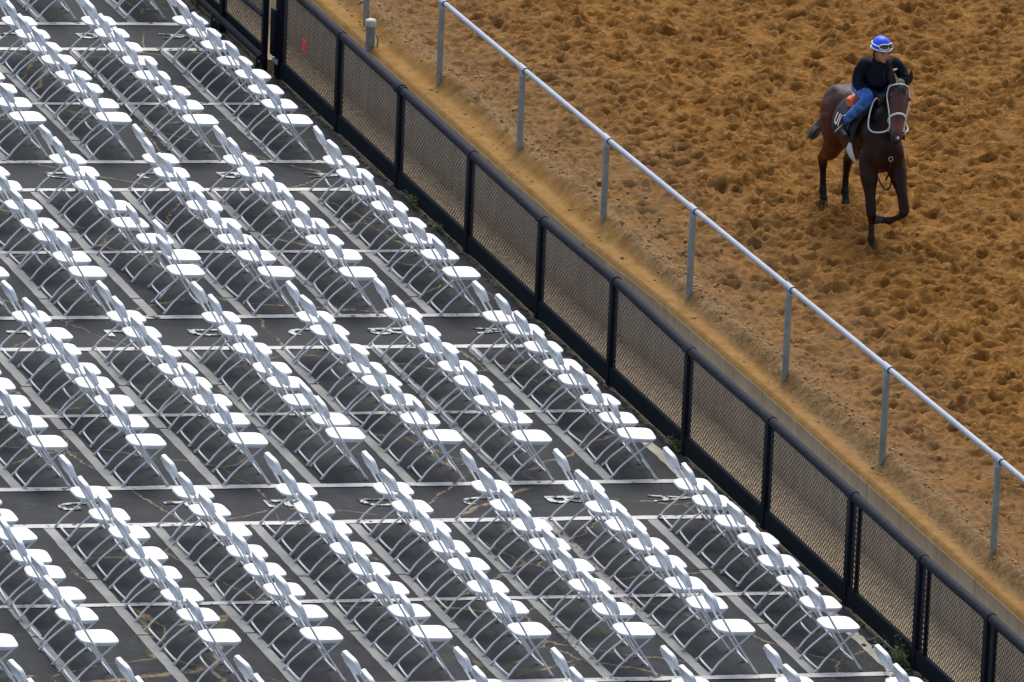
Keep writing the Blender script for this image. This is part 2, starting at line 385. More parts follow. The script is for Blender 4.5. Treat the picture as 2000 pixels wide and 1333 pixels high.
# gap floor behind the fence and the retaining wall of the track
WY = [-60, -9, -6.0, -3.03, 0.0, 3.1, 5.2, 7.6, 10.5, 13.5, 16.5, 60]
WX = [0.79, 0.775, 0.762, 0.755, 0.742, 0.695, 0.597, 0.578, 0.568, 0.568, 0.568, 0.568]
def wallx(y): return np.interp(y, WY, WX)
Yc = coords(-12, 20, 0.5, (-90, 400)); Xg = np.array([0.0, 0.2, 0.4, 1.4]); g1, g2 = np.meshgrid(Xg, Yc, indexing='ij')
sheet('drain_strip', Xg, Yc, np.full_like(g1, -0.012) + 0 * g2, M['dirt'])
wall = empty('retaining_wall', (wallx(2), 2, 0)); tag(wall, 'low tan concrete wall behind the black fence holding up the sandy track', 'wall')
yw = WY
for a, b in zip(yw[:-1], yw[1:]):
    mb = MB(); g = 0.004
    xa, xb = wallx(a), wallx(b); n = 1
    z0, z1 = -0.3, HS - 0.045; th = 0.2
    mb.add([(xa, a + g, z0), (xa + th, a + g, z0), (xb + th, b - g, z0), (xb, b - g, z0), (xa, a + g, z1), (xa + th, a + g, z1), (xb + th, b - g, z1), (xb, b - g, z1)],
           [(0, 3, 2, 1), (4, 5, 6, 7), (0, 1, 5, 4), (1, 2, 6, 5), (2, 3, 7, 6), (3, 0, 4, 7)])
    o = mb.build('wall_panel', M['concrete']); o.parent = wall; o.matrix_parent_inverse = wall.matrix_world.inverted(); bevel(o, 0.012, 2)

# ------------------------------------------------------------------ the sand track
X = np.concatenate([np.arange(0.0, 9.8, 0.026)]); Xl = list(X); s_ = 0.026
while Xl[-1] < 160: s_ *= 1.35; Xl.append(Xl[-1] + s_)
X = np.array(Xl); Y = coords(-9.5, 15.8, 0.031, (-90, 400))
xx, yy = np.meshgrid(X, Y, indexing='ij')            # xx is distance past the wall face; shear it to follow the wall
XR = xx + wallx(np.clip(yy, -60, 60)) + 0.006
fine = (xx < 9.9) & (yy > -9.6) & (yy < 15.9)
amp = np.clip((xx - 0.55) / 0.45, 0, 1)
Z = (vnoise(xx * 1.1, yy * 1.1, 11, 4) - 0.5) * 0.12 + (vnoise(xx * 4.0, yy * 5.0, 12, 4, 0.6) - 0.5) * 0.10 + (vnoise(xx * 9, yy * 14, 15, 3, 0.8) - 0.5) * 0.09 + 0.045 * (1 - np.abs(2 * vnoise(xx * 4.5, yy * 8, 19, 3, 0.6) - 1)) ** 2 + 0.040 * (1 - np.abs(2 * vnoise(xx * 9, yy * 13, 20, 2, 0.6) - 1))
Z -= Z[(xx > 0.9) & fine].mean()
Z = Z * (0.06 + 0.94 * amp)
# berm of rough soil the harrow leaves along the rail
bc = 0.36 + 0.12 * (vnoise(yy * 0.5, yy * 0 + 3, 21, 3) - 0.5)
bh = 0.08 + 0.07 * vnoise(xx * 3, yy * 1.0, 22, 3, 0.6)
Z += bh * np.exp(-((xx - bc - 0.03) / 0.12) ** 2) * (0.5 + 0.9 * vnoise(xx * 7, yy * 5, 23, 2, 0.5))
Z += 0.06 * np.exp(-((xx - bc - 0.38) / 0.15) ** 2) * vnoise(xx * 8, yy * 3, 24, 4, 0.7)
Z -= 0.03 * np.exp(-((xx - bc + 0.14) / 0.07) ** 2)
Z += np.exp(-((xx - 0.52) / 0.22) ** 2) * ((vnoise(xx * 6, yy * 4, 31, 2, 0.5) - 0.5) * 0.06 + 0.04 * (1 - np.abs(2 * vnoise(xx * 5, yy * 5, 32, 2) - 1)))
Z += np.clip((xx - 0.38) / 0.1, 0, 1) * np.clip((1.15 - xx) / 0.3, 0, 1) * 0.014 * np.sin(xx * 66 + 5 * vnoise(xx * 2, yy * 0.7, 41, 2)) * (0.4 + vnoise(xx * 3, yy * 2, 42, 2))
pits = []
r_ = np.random.default_rng(5)
for gx in np.arange(0.75, 9.6, 0.24):
    for gy in np.arange(-9.4, 15.7, 0.26):
        if r_.random() < (0.80 if gx > 1.5 else 0.45):
            pits.append((gx + r_.uniform(-.13, .13), gy + r_.uniform(-.14, .14), r_.uniform(.055, .12), r_.uniform(.045, .085), r_.uniform(.04, .12) * (1 if gx > 1.3 else .6)))
x0i = X[0]; dx = 0.026; iy0 = np.searchsorted(Y, -9.5 + 1e-9) - 1; 
for px_, py_, rx, ry, dp in pits:
    i0 = max(0, int((px_ - 0.35) / dx)); i1 = min(370, int((px_ + 0.35) / dx) + 1)
    j0 = np.searchsorted(Y, py_ - 0.4); j1 = np.searchsorted(Y, py_ + 0.4)
    a = xx[i0:i1, j0:j1] - px_; b = yy[i0:i1, j0:j1] - py_
    a = a + 0.03 * np.sin(9 * b + px_ * 7); q = (a / rx) ** 2 + ((b) / ry) ** 2
    Z[i0:i1, j0:j1] += -dp * np.exp(-q ** 2.2) * (1 + 0.35 * b / ry) + 0.42 * dp * np.exp(-((np.sqrt(q) - 1.55) / 0.42) ** 2) * (0.75 + 0.5 * (b < 0))
Z = np.where(fine, Z, 0.0); Z[0, :] = -0.06; Z[1, :] = 0.0; XR[0, :] -= 0.004
v = np.stack([XR.ravel(), yy.ravel(), (HS + 0.006 + Z).ravel()], 1)
nx, ny = len(X), len(Y)
so_ = sheet('sand_track', X, Y, Z, M['sand'])
so_.data.vertices.foreach_set('co', v.ravel()); so_.data.update()
def sand_z(x, y):
    xr = x - wallx(y) - 0.012; i = int(np.clip(xr / dx, 0, 370)); j = int(np.clip(np.searchsorted(Y, y), 0, ny - 1)); return HS + 0.006 + float(Z[i, j])

# ------------------------------------------------------------------ folding chairs
CHAIRS = [
 (0,0,[(-0.954,17.853),(-0.93,17.301),(-0.959,16.769)]),
 (0,1,[(-2.116,17.785),(-2.122,17.236),(-2.126,16.683)]),
 (1,0,[(-0.947,15.023),(-0.944,14.509),(-0.927,13.992),(-0.933,13.338),(-0.883,12.8),(-0.925,12.179),(-0.949,11.601),(-0.961,10.991)]),
 (1,1,[(-2.117,14.991),(-2.114,14.479),(-2.125,13.903),(-2.119,13.348),(-2.153,12.739),(-2.106,12.121),(-2.124,11.56),(-2.126,10.988)]),
 (1,2,[(-3.123,14.968),(-3.123,14.428),(-3.141,13.892),(-3.118,13.368),(-3.136,12.731),(-3.148,12.223),(-3.146,11.612),(-3.159,11.078)]),
 (1,3,[(-4.194,12.759),(-4.203,12.217),(-4.195,11.658),(-4.204,11.089)]),
 (2,0,[(-0.931,9.389),(-0.936,8.878),(-0.962,8.236),(-0.931,7.657),(-0.932,7.027),(-0.963,6.441),(-0.951,5.86),(-0.916,5.229)]),
 (2,1,[(-2.136,9.415),(-2.121,8.947),(-2.133,8.364),(-2.118,7.666),(-2.099,7.019),(-2.136,6.408),(-2.092,5.876),(-2.138,5.242)]),
 (2,2,[(-3.098,9.467),(-3.137,8.937),(-3.144,8.389),(-3.142,7.693),(-3.144,7.026),(-3.173,6.448),(-3.13,5.843),(-3.084,5.277)]),
 (2,3,[(-4.222,9.448),(-4.212,8.975),(-4.227,8.444),(-4.217,7.702),(-4.226,7.069),(-4.12,6.478),(-3.996,5.886),(-4.122,5.352)]),
 (2,4,[(-5.28,8.992),(-5.285,8.453),(-5.276,7.729),(-5.297,7.051),(-5.286,6.577),(-5.291,5.84),(-5.273,5.311)]),
 (2,5,[(-6.395,5.897),(-6.393,5.332)]),
 (3,0,[(-0.996,3.652),(-0.89,3.189),(-0.889,2.594),(-0.888,1.974),(-0.898,1.471),(-0.889,0.784),(-0.9,0.189),(-0.884,-0.324)]),
 (3,1,[(-2.109,3.782),(-2.109,3.159),(-2.11,2.567),(-2.113,1.95),(-2.105,1.455),(-2.109,0.79),(-2.102,0.221),(-2.091,-0.367)]),
 (3,2,[(-3.159,3.683),(-3.157,3.213),(-3.155,2.543),(-3.164,1.929),(-3.145,1.484),(-3.143,0.85),(-3.143,0.229),(-3.075,-0.323)]),
 (3,3,[(-4.248,3.687),(-4.205,3.23),(-4.242,2.612),(-4.233,1.956),(-4.234,1.471),(-4.243,0.882),(-4.15,0.243),(-4.137,-0.217)]),
 (3,4,[(-5.319,3.74),(-5.315,3.192),(-5.305,2.533),(-5.307,1.941),(-5.292,1.482),(-5.257,0.9),(-5.258,0.289),(-5.267,-0.35)]),
 (3,5,[(-6.392,3.762),(-6.331,3.172),(-6.401,2.633),(-6.384,1.981),(-6.377,1.517),(-6.345,0.914),(-6.398,0.237),(-6.397,-0.359)]),
 (3,6,[(-7.484,2.01),(-7.479,1.512),(-7.48,0.947),(-7.504,0.26),(-7.483,-0.369)]),
 (4,0,[(-0.85,-1.976),(-0.842,-2.496),(-0.83,-3.138),(-0.783,-3.701),(-0.82,-4.373),(-0.851,-4.993),(-0.843,-5.625),(-0.892,-6.241)]),
 (4,1,[(-2.087,-1.991),(-2.082,-2.642),(-2.074,-3.214),(-2.049,-3.806),(-2.056,-4.346),(-2.079,-4.991),(-2.069,-5.576),(-2.039,-6.265)]),
 (4,2,[(-3.109,-1.952),(-3.116,-2.556),(-3.099,-3.171),(-3.113,-3.757),(-3.088,-4.408),(-3.131,-5.001),(-3.13,-5.712),(-3.131,-6.303)]),
 (4,3,[(-4.207,-1.978),(-4.194,-2.547),(-4.217,-3.18),(-4.22,-3.785),(-4.197,-4.32),(-4.228,-4.992),(-4.234,-5.604),(-4.235,-6.251)]),
 (4,4,[(-5.271,-1.972),(-5.266,-2.543),(-5.29,-3.163),(-5.293,-3.798),(-5.304,-4.415),(-5.299,-4.983),(-5.306,-5.656),(-5.287,-6.275)]),
 (4,5,[(-6.409,-2.012),(-6.408,-2.564),(-6.383,-3.188),(-6.418,-3.824),(-6.41,-4.38),(-6.399,-4.968),(-6.388,-5.629),(-6.442,-6.267)]),
 (4,6,[(-7.505,-1.981),(-7.519,-2.657),(-7.479,-3.207),(-7.497,-3.847),(-7.527,-4.42),(-7.518,-5.084),(-7.535,-5.665),(-7.513,-6.274)]),
 (4,7,[(-8.736,-2.128),(-8.715,-2.641),(-8.689,-3.216),(-8.725,-3.862),(-8.725,-4.343),(-8.723,-4.989),(-8.777,-5.587),(-8.767,-6.224)]),
 (4,8,[(-9.852,-5.74),(-9.816,-6.281)]),
 (5,0,[(-0.849,-8.008),(-0.874,-8.561)]),
 (5,1,[(-2.007,-7.942),(-2.025,-8.494)]),
 (5,2,[(-3.098,-7.91),(-3.111,-8.46)]),
 (5,3,[(-4.26,-7.917),(-4.267,-8.464)]),
 (5,4,[(-5.245,-7.832),(-5.247,-8.378)]),
 (5,5,[(-6.415,-7.866),(-6.411,-8.41)]),
 (5,6,[(-7.547,-7.93),(-7.538,-8.471)]),
 (5,7,[(-8.759,-7.932),(-8.743,-8.471)]),
 (5,8,[(-9.848,-7.926),(-9.827,-8.462)]),
]

def seat_mesh():
    mb = MB(); n = 40; out = []
    for i in range(n):
        th = 2 * math.pi * i / n; c, s = math.cos(th), math.sin(th); e = 0.42
        x = math.copysign(abs(c) ** e, c); y = math.copysign(abs(s) ** e, s)
        wd = 0.188 + 0.006 * x if x > 0 else 0.188 + 0.035 * x * abs(x)
        out.append((0.038 + 0.197 * x, y * wd))
    rings = [(0.86, -0.022), (0.97, -0.024), (1.0, -0.018), (1.0, -0.004), (0.975, 0.004), (0.90, 0.0), (0.5, -0.006), (0.12, -0.008)]
    vs = [(0.038 + (x - 0.038) * k, y * k, 0.448 + z) for k, z in rings for x, y in out]
    fs = [(j * n + i, j * n + (i + 1) % n, (j + 1) * n + (i + 1) % n, (j + 1) * n + i) for j in range(len(rings) - 1) for i in range(n)]
    mb.add(vs, fs, True); mb.add(vs[:n], [tuple(range(n))[::-1]], False); mb.add(vs[-n:], [tuple(range(n))], True)
    return mb
def tubept(z, y):                                     # the long side tube: front foot -> seat side -> top of the back
    return Vector((float(np.interp(z, [0, 0.45, 0.9], [0.272, -0.062, -0.370])), y, z))
def back_mesh():
    """moulded back panel: thick turned rim, hollow behind, tubes running into its sides"""
    mb = MB(); a, b = tubept(0.45, 0), tubept(0.9, 0); d0 = (b - a).normalized(); d = Matrix.Rotation(math.radians(13), 3, 'Y') @ d0; nrm = Vector((d.z, 0, -d.x)); n = 48; out = []
    for i in range(n):
        th = 2 * math.pi * i / n; c, s = math.cos(th), math.sin(th)
        y = math.copysign(abs(c) ** 0.50, c) * 0.193
        v = math.copysign(abs(s) ** (0.62 if s > 0 else 0.36), s)
        if s > 0: l = 0.110 * v
        else: l = 0.075 * v + 0.012 * (1 - (y / 0.193) ** 2)
        y *= 1.0 - 0.06 * max(0, v)
        out.append((y, l))
    rings = [(0.10, 0.019), (0.60, 0.020), (0.84, 0.017), (0.875, -0.006), (0.93, -0.015), (0.98, -0.014), (1.0, -0.006), (1.0, 0.022), (0.965, 0.032), (0.86, 0.034), (0.5, 0.030), (0.08, 0.029)]
    vs = []
    for k, w in rings:
        for y, l in out:
            vs.append(a + d0 * 0.325 + Vector((-0.012, y * k, 0)) + d * (l * k) + nrm * (w + 0.012 * (y * k / 0.193) ** 2 + 0.010 * max(0, -l / 0.085)))
    fs = [(j * n + i, (j + 1) * n + i, (j + 1) * n + (i + 1) % n, j * n + (i + 1) % n) for j in range(len(rings) - 1) for i in range(n)]
    mb.add(vs, fs, True); mb.add(vs[:n], [tuple(range(n))], True); mb.add(vs[-n:], [tuple(range(n))[::-1]], True)
    return mb
def make_chair(high_bar):
    r = empty('folding_chair')
    seat_mesh().build('seat', M['plastic'], r); back_mesh().build('backrest', M['plastic'], r)
    rr = 0.0106
    for s in (1, -1):
        y = s * 0.2
        o = MB().tube([tubept(0.02, y * 0.965), tubept(0.25, y * 0.98), tubept(0.45, y), tubept(0.60, y * 0.97), tubept(0.76, y * 0.90)], rr, 8).build('leg', M['tube'], r)
        c = MB().tube([tubept(0.0, y * 0.965), tubept(0.03, y * 0.965), tubept(0.036, y * 0.965)], [0.016, 0.016, 0.013], 8).build('foot_cap', M['cap'], o)
        yy_ = s * 0.172
        pts = smooth_path([(0.178, yy_ * 0.98, 0.425), (0.09, yy_, 0.340), (-0.06, yy_ * 1.06, 0.207), (-0.145, yy_ * 1.12, 0.125), (-0.19, yy_ * 1.17, 0.070), (-0.228, yy_ * 1.2, 0.012)], 3)
        o = MB().tube(pts, rr, 8).build('leg', M['tube'], r)
        MB().tube([(-0.238, yy_ * 1.21, 0.0), (-0.226, yy_ * 1.2, 0.022), (-0.219, yy_ * 1.195, 0.034)], [0.017, 0.016, 0.013], 8).build('foot_cap', M['cap'], o)
    if high_bar: q = [(-0.07, .19, 0.20), (-0.075, .165, 0.165), (-0.078, 0, 0.155), (-0.075, -.165, 0.165), (-0.07, -.19, 0.20)]
    else: q = [(-0.196, .198, 0.062), (-0.205, .18, 0.032), (-0.207, 0, 0.026), (-0.205, -.18, 0.032), (-0.196, -.198, 0.062)]
    MB().tube(smooth_path(q, 3), rr * 0.95, 8).build('crossbar', M['tube'], r)
    q = [(0.172, .19, 0.135), (0.182, .16, 0.105), (0.184, 0, 0.10), (0.182, -.16, 0.105), (0.172, -.19, 0.135)]
    MB().tube(smooth_path(q, 3), rr * 0.85, 6).build('brace', M['tube'], r)
    for s in (1, -1): MB().box(-0.12, 0.19, s * 0.16 - 0.006, s * 0.16 + 0.006, 0.405, 0.428).build('seat_rail', M['tube'], r)
    return r
def copy_tree(o, parent=None):
    c = o.copy(); COL.objects.link(c)
    if parent is not None: c.parent = parent
    for ch in list(o.children): copy_tree(ch, c)
    return c
ORD = ['first', 'second', 'third', 'fourth', 'fifth', 'sixth', 'seventh', 'eighth', 'ninth']
BLK = ['farthest', 'second-farthest', 'third-farthest', 'third-nearest', 'second-nearest', 'nearest']
protos = {}; fresh = {}
rc = random.Random(3)
HB = {(4, 6, 7), (4, 5, 0), (4, 3, 5), (3, 2, 2), (3, 1, 7), (2, 3, 1), (4, 1, 1), (4, 2, 7), (3, 3, 1), (2, 1, 1), (2, 0, 0), (1, 2, 6), (4, 0, 6), (3, 5, 3), (2, 4, 5)}
for b, k, L in CHAIRS:
    for i, (x, y) in enumerate(L):
        far = i if b == 5 else None
        hb = (b, k, i + (8 - len(L) if b in (1, 2, 3, 4) else 0)) in HB
        if hb not in protos: protos[hb] = make_chair(hb); o = protos[hb]
        else: o = copy_tree(protos[hb])
        o.matrix_world = TA @ Matrix.Translation((x, y, 0.006)) @ Matrix.Rotation(math.radians(rc.gauss(0, 2.2)), 4, 'Z')
        row = 'front' if k == 0 else ORD[k]
        end = '%s from the far end' % ORD[i] if b == 5 else '%s from the near end' % ORD[len(L) - 1 - i]
        tag(o, 'white folding chair, %s, %s row from fence, %s block' % (end, ORD[k], BLK[b]), 'chair', 'white folding chairs set out in rows')

# ------------------------------------------------------------------ black mesh fence
def ztop(y):
    pts = [(-14, 1.21), (-8.3, 1.215), (-6.5, 1.195), (-4.75, 1.2), (-2.1, 1.205), (0.2, 1.175), (2.55, 1.205), (5.0, 1.15), (7.3, 1.17), (9.5, 1.18), (11.9, 1.185), (14.3, 1.185), (30, 1.185)]
    return float(np.interp(y, [p[0] for p in pts], [p[1] for p in pts]))
FY = [14.15, 12.01, 9.80, 7.36, 4.97, 2.64, 0.30, -2.10, -4.47, -6.38, -8.18, -10.4, -12.6]
fence = empty('mesh_fence', (0, 2, 0)); tag(fence, 'long black chest high mesh fence with round top rail between chairs and track', 'fence')
def attach(o, par): o.parent = par; o.matrix_parent_inverse = par.matrix_world.inverted(); return o
rmesh = random.Random(77)
def mesh_panel(y0, y1, z0, z1, x=0.0, pitch=0.066, ph=0.060, wd=0.0040):
    """expanded diamond wire: zigzag strands, each a thin three-sided bar"""
    mb = MB(); zf0 = z0 if callable(z0) else (lambda y: z0); zf1 = z1 if callable(z1) else (lambda y: z1)
    ncol = int((y1 - y0) / (pitch / 2)); rows = int(round((zf1(y0) - zf0(y0)) / (ph / 2)))
    vs = []; fs = []
    for r in range(rows + 1):
        base = len(vs)
        for c in range(ncol + 1):
            y = y0 + (y1 - y0) * c / ncol
            zz = zf0(y) + (zf1(y) - zf0(y)) * r / rows
            dz = (ph / 4 if (c + r) % 2 else -ph / 4)
            zc = min(max(zz + dz, zf0(y)), zf1(y))
            jz = rmesh.uniform(-.003, .003); jy = rmesh.uniform(-.004, .004); vs += [(x - 0.003, y + jy, zc - wd + jz), (x - 0.003, y + jy, zc + wd + jz), (x + 0.004, y + jy, zc + jz)]
        for c in range(ncol):
            a = base + 3 * c; b = a + 3
            fs += [(a, b, b + 1, a + 1), (a + 1, b + 1, b + 2, a + 2), (a + 2, b + 2, b, a)]
    mb.add(vs, fs); return mb
for i, y in enumerate(FY):
    zt = ztop(y)
    mb = MB().box(-0.042, 0.042, y - 0.05, y + 0.05, -0.05, zt - 0.05)
    o = mb.build('post', M['black_paint']); bevel(o, 0.012, 2); attach(o, fence)
    mb = MB(); t0, t1 = ztop(y - 0.09), ztop(y + 0.09)
    mb.tube([(0, y - 0.075, t0), (0, y + 0.075, t1)], 0.060, 20)
    attach(mb.build('rail_collar', M['black_foam']), fence)
for a, b in zip(FY[1:], FY[:-1]):
    attach(MB().tube([(0, a + 0.0, ztop(a)), (0, (a + b) / 2, ztop((a + b) / 2)), (0, b, ztop(b))], 0.052, 20).build('top_rail', M['black_foam']), fence)
    o = mesh_panel(a + 0.05, b - 0.05, 0.205, lambda y: ztop(y) - 0.055, 0.0).build('mesh_panel', M['mesh']); attach(o, fence)
    o = MB().box(-0.030, -0.008, a + 0.052, b - 0.052, 0.012, 0.212).build('kick_board', M['kick']); bevel(o, 0.004, 1); attach(o, fence)
    attach(MB().box(-0.022, 0.016, a + 0.052, b - 0.052, 0.2125, 0.222).build('mesh_edge_strip', M['black_foam']), fence)
for y in (-6.60, -8.36, -4.70):      # doubled thin uprights where panels were joined
    attach(MB().box(-0.02, 0.02, y - 0.018, y + 0.018, 0.0, ztop(y) - 0.05).build('inner_upright', M['black_paint']), fence)
mb = MB(); y = 9.80                   # the open end of a larger sleeve over one joint
mb.tube([(0, y - 0.02, ztop(y)), (0, y + 0.12, ztop(y) + 0.0)], 0.070, 22, caps=False); mb.tube([(0, y + 0.12, ztop(y)), (0, y - 0.02, ztop(y))], 0.064, 22, caps=False)
attach(mb.build('open_sleeve', M['black_foam']), fence)
tg = MB().box(-0.024, -0.014, 13.20, 13.33, 0.60, 0.74); o = tg.build('warning_tag', M['red']); bevel(o, 0.012, 2); o.rotation_euler = (0, 0, 0)
tag(o, 'small bright red tag hanging on the black fence mesh by the gate', 'tag')

# sliding gate at the top left
gate = empty('sliding_gate', (-0.12, 15.3, 0)); tag(gate, 'black sliding mesh gate on small wheels at the far end of the fence', 'gate')
GX = -0.16
mb = MB(); mb.tube([(GX - 0.05, 14.24, 0.235), (GX - 0.05, 20.0, 0.235)], 0.045, 16, caps=True); attach(mb.build('lower_pipe', M['black_foam']), gate)
mb = MB(); mb.tube([(GX - 0.05, 14.236, 0.235), (GX - 0.05, 14.2355, 0.235)], 0.034, 14); attach(mb.build('pipe_mouth', M['mesh']), gate)
for yy0, w_ in ((14.32, 0.035), (15.93, 0.055), (17.6, 0.05), (19.9, 0.05)):
    o = MB().box(GX - 0.035, GX + 0.035, yy0 - w_, yy0 + w_, 0.05, 1.62).build('frame_post', M['black_paint']); bevel(o, 0.006); attach(o, gate)
attach(MB().tube([(GX - 0.02, 14.33, 0.74), (GX - 0.02, 15.9, 0.69)], 0.032, 12).build('middle_pipe', M['black_foam']), gate)
attach(MB().tube([(GX, 14.3, 1.62), (GX, 20.0, 1.62)], 0.04, 12).build('top_pipe', M['black_foam']), gate)
attach(mesh_panel(14.355, 15.88, 0.34, 1.6, GX).build('mesh_panel', M['mesh']), gate)
attach(mesh_panel(15.99, 19.9, 0.34, 1.6, GX).build('mesh_panel', M['mesh']), gate)
o = MB().box(GX + 0.01, GX + 0.03, 14.355, 15.87, 0.17, 0.335).build('kick_board', M['kick']); attach(o, gate)
o = MB().box(GX + 0.01, GX + 0.03, 15.99, 19.8, 0.17, 0.335).build('kick_board', M['kick']); attach(o, gate)
for yy0 in (14.27, 16.02, 19.5):
    o = MB().tube([(GX - 0.10, yy0, 0.085), (GX - 0.055, yy0, 0.085)], 0.085, 18).build('wheel', M['mesh']); attach(o, gate)
    h_ = MB().tube([(GX - 0.106, yy0, 0.085), (GX - 0.05, yy0, 0.085)], 0.028, 10).build('hub', M['black_foam'], o)
    attach(MB().box(GX - 0.112, GX - 0.104, yy0 - 0.03, yy0 + 0.03, 0.07, 0.26).build('wheel_fork', M['black_paint']), gate)
lb = MB().box(-0.115, -0.045, 14.12, 14.26, 0.28, 0.86).build('latch_box', M['black_paint']); bevel(lb, 0.008); attach(lb, fence)
gp = MB().box(-0.06, 0.06, 14.12, 14.24, -0.04, 1.75).build('gate_post', M['black_paint']); bevel(gp, 0.012); attach(gp, fence)
attach(MB().box(-0.075, -0.06, 14.10, 14.26, 0.18, 0.24).build('hinge_plate', M['cap']), fence)
# beige timber boards of the drain edging showing below the gate
bd = MB().box(-0.07, 0.0, 14.4, 19.8, 0.0, 0.15).build('edge_board', simple('tan_timber', (0.36, 0.27, 0.15), 0.8, var=0.2, scale=5)); tag(bd, 'tan timber board lying on the ground under the sliding gate', 'board')

# ------------------------------------------------------------------ track rail
rail = empty('track_rail', (0.95, 2, HS)); tag(rail, 'pale grey running rail on round posts along the edge of the sand', 'rail')
def railx(y): return 0.985 - 0.0125 * (y - 2.9)
def railz(y): return float(np.interp(y, [-20, -5.6, 0.1, 5.6, 30], [1.94, 1.915, 1.885, 1.845, 1.835]))
RY = [19.1, 16.3, 13.55, 10.98, 8.27, 5.56, 2.90, 0.06, -2.68, -5.66, -8.4, -11.1]
for a, b in zip(RY[1:], RY[:-1]):
    attach(MB().tube([(railx(a), a, railz(a)), (railx(b), b, railz(b))], 0.031, 16).build('rail_pipe', M['pvc']), rail)
for y in RY:
    x = railx(y)
    attach(MB().tube([(x, y, HS - 0.1), (x, y, railz(y) - 0.06)], 0.037, 16).build('post', M['pvc_post']), rail)
    c = MB().tube([(x, y - 0.10, railz(y - .1)), (x, y + 0.10, railz(y + .1))], 0.040, 16).build('collar', M['pvc']); attach(c, rail)
    attach(MB().tube([(x, y, railz(y) - 0.085), (x, y, railz(y) - 0.03)], 0.042, 16).build('socket', M['mesh'] if False else M['pvc']), rail)
    attach(MB().tube([(x, y - 0.107, railz(y - .1)), (x, y - 0.099, railz(y - .1))], 0.0405, 16).build('joint_ring', M['mesh']), rail)

# drain pipe stub with cap in front of the rail
px_, py_ = 0.60, 12.66
dp = empty('drain_pipe', (px_, py_, HS)); tag(dp, 'short grey upright pipe with off white cap standing on the packed sand', 'pipe')
attach(MB().tube([(px_, py_, HS - 0.05), (px_, py_, HS + 0.27)], 0.056, 18).build('pipe', M['pipe_grey']), dp)
attach(MB().tube([(px_, py_, HS + 0.262), (px_, py_, HS + 0.325), (px_, py_, HS + 0.333), (px_, py_, HS + 0.345)], [0.066, 0.066, 0.06, 0.035], 18).build('cap', M['pipe_cap']), dp)
attach(MB().tube(smooth_path([(px_ + 0.06, py_ - 0.03, HS + 0.16), (px_ + 0.085, py_ - 0.03, HS + 0.1), (px_ + 0.08, py_ - 0.03, HS - 0.02)], 3), 0.012, 6).build('drain_tail', M['pvc_post']), dp)

# ------------------------------------------------------------------ weeds
def weed(x, y, h, n, label, seed):
    rr = random.Random(seed); root = empty('weed', (x, y, 0)); tag(root, label, 'weed', 'weeds at the foot of the fence')
    st = MB(); lf = MB()
    for i in range(n):
        a = rr.uniform(0, 6.28); l = rr.uniform(0.4, 1) * h; lean = rr.uniform(0.1, 0.75)
        p0 = Vector((rr.gauss(0, .03), rr.gauss(0, .08), 0)); d = Vector((math.cos(a) * lean * 0.6, math.sin(a) * lean, 1)).normalized()
        p1 = p0 + d * l * 0.6; p2 = p0 + d * l + Vector((math.cos(a), math.sin(a), -.6)) * l * 0.18
        st.tube([p0, p1, p2], [0.0035, 0.0025, 0.001], 4)
        for k in range(6):
            t = rr.uniform(0.25, 1); c = p0.lerp(p2, t); b = rr.uniform(0, 6.28); e = Vector((math.cos(b), math.sin(b), rr.uniform(-.2, .6))).normalized() * rr.uniform(.018, .04)
            s_ = e.cross(Vector((0, 0, 1))).normalized() * 0.009
            lf.add([c, c + e * .5 + s_, c + e, c + e * .5 - s_], [(0, 1, 2, 3)])
    attach(st.build('stem', M['leaf']), root).location = (0, 0, 0); 
    for ch in list(root.children): ch.matrix_parent_inverse = Matrix.Identity(4)
    lf.build('leaves', M['leaf'], root)
for a in ((-0.05, 9.1, 0.20, 26, 'small green weed tuft beside the fence post level with the third-farthest block', 1), (-0.06, 8.15, 0.12, 20, 'low green weed at the fence foot below a larger tuft', 2),
          (-0.06, 0.42, 0.20, 24, 'green weed at the fence foot near the middle of the fence', 3), (-0.10, -6.22, 0.32, 34, 'tall yellow green weed tuft at the fence foot, nearest one', 4),
          (-0.08, 17.1, 0.16, 26, 'green weed patch at the far top end of the fence', 5), (-0.05, -1.9, 0.08, 10, 'tiny green weed sprig under the fence kick board', 6)): weed(*a)
# broken asphalt crumbs along the fence foot
rb = random.Random(9); mb = MB()
for i in range(260):
    y = rb.uniform(-11, 16) if i > 90 else rb.uniform(-8.5, -5.4); x = -0.04 - abs(rb.gauss(0, 0.09)) - (0.10 * rb.random() if i <= 90 else 0)
    s_ = rb.uniform(0.008, 0.022) * (1.7 if i <= 90 else 1); mb.ball((x, y, s_ * 0.2 - 0.004), (s_ * rb.uniform(.7, 1.6), s_ * rb.uniform(.7, 1.8), s_ * 0.6), 6, 4)
o = mb.build('asphalt_rubble', simple('broken_asphalt', (0.10, 0.085, 0.065), 0.9, var=0.25, scale=18), world=TA); o['kind'] = 'stuff'
tag(o, 'crumbs of broken asphalt and soil along the foot of the black fence', 'rubble')
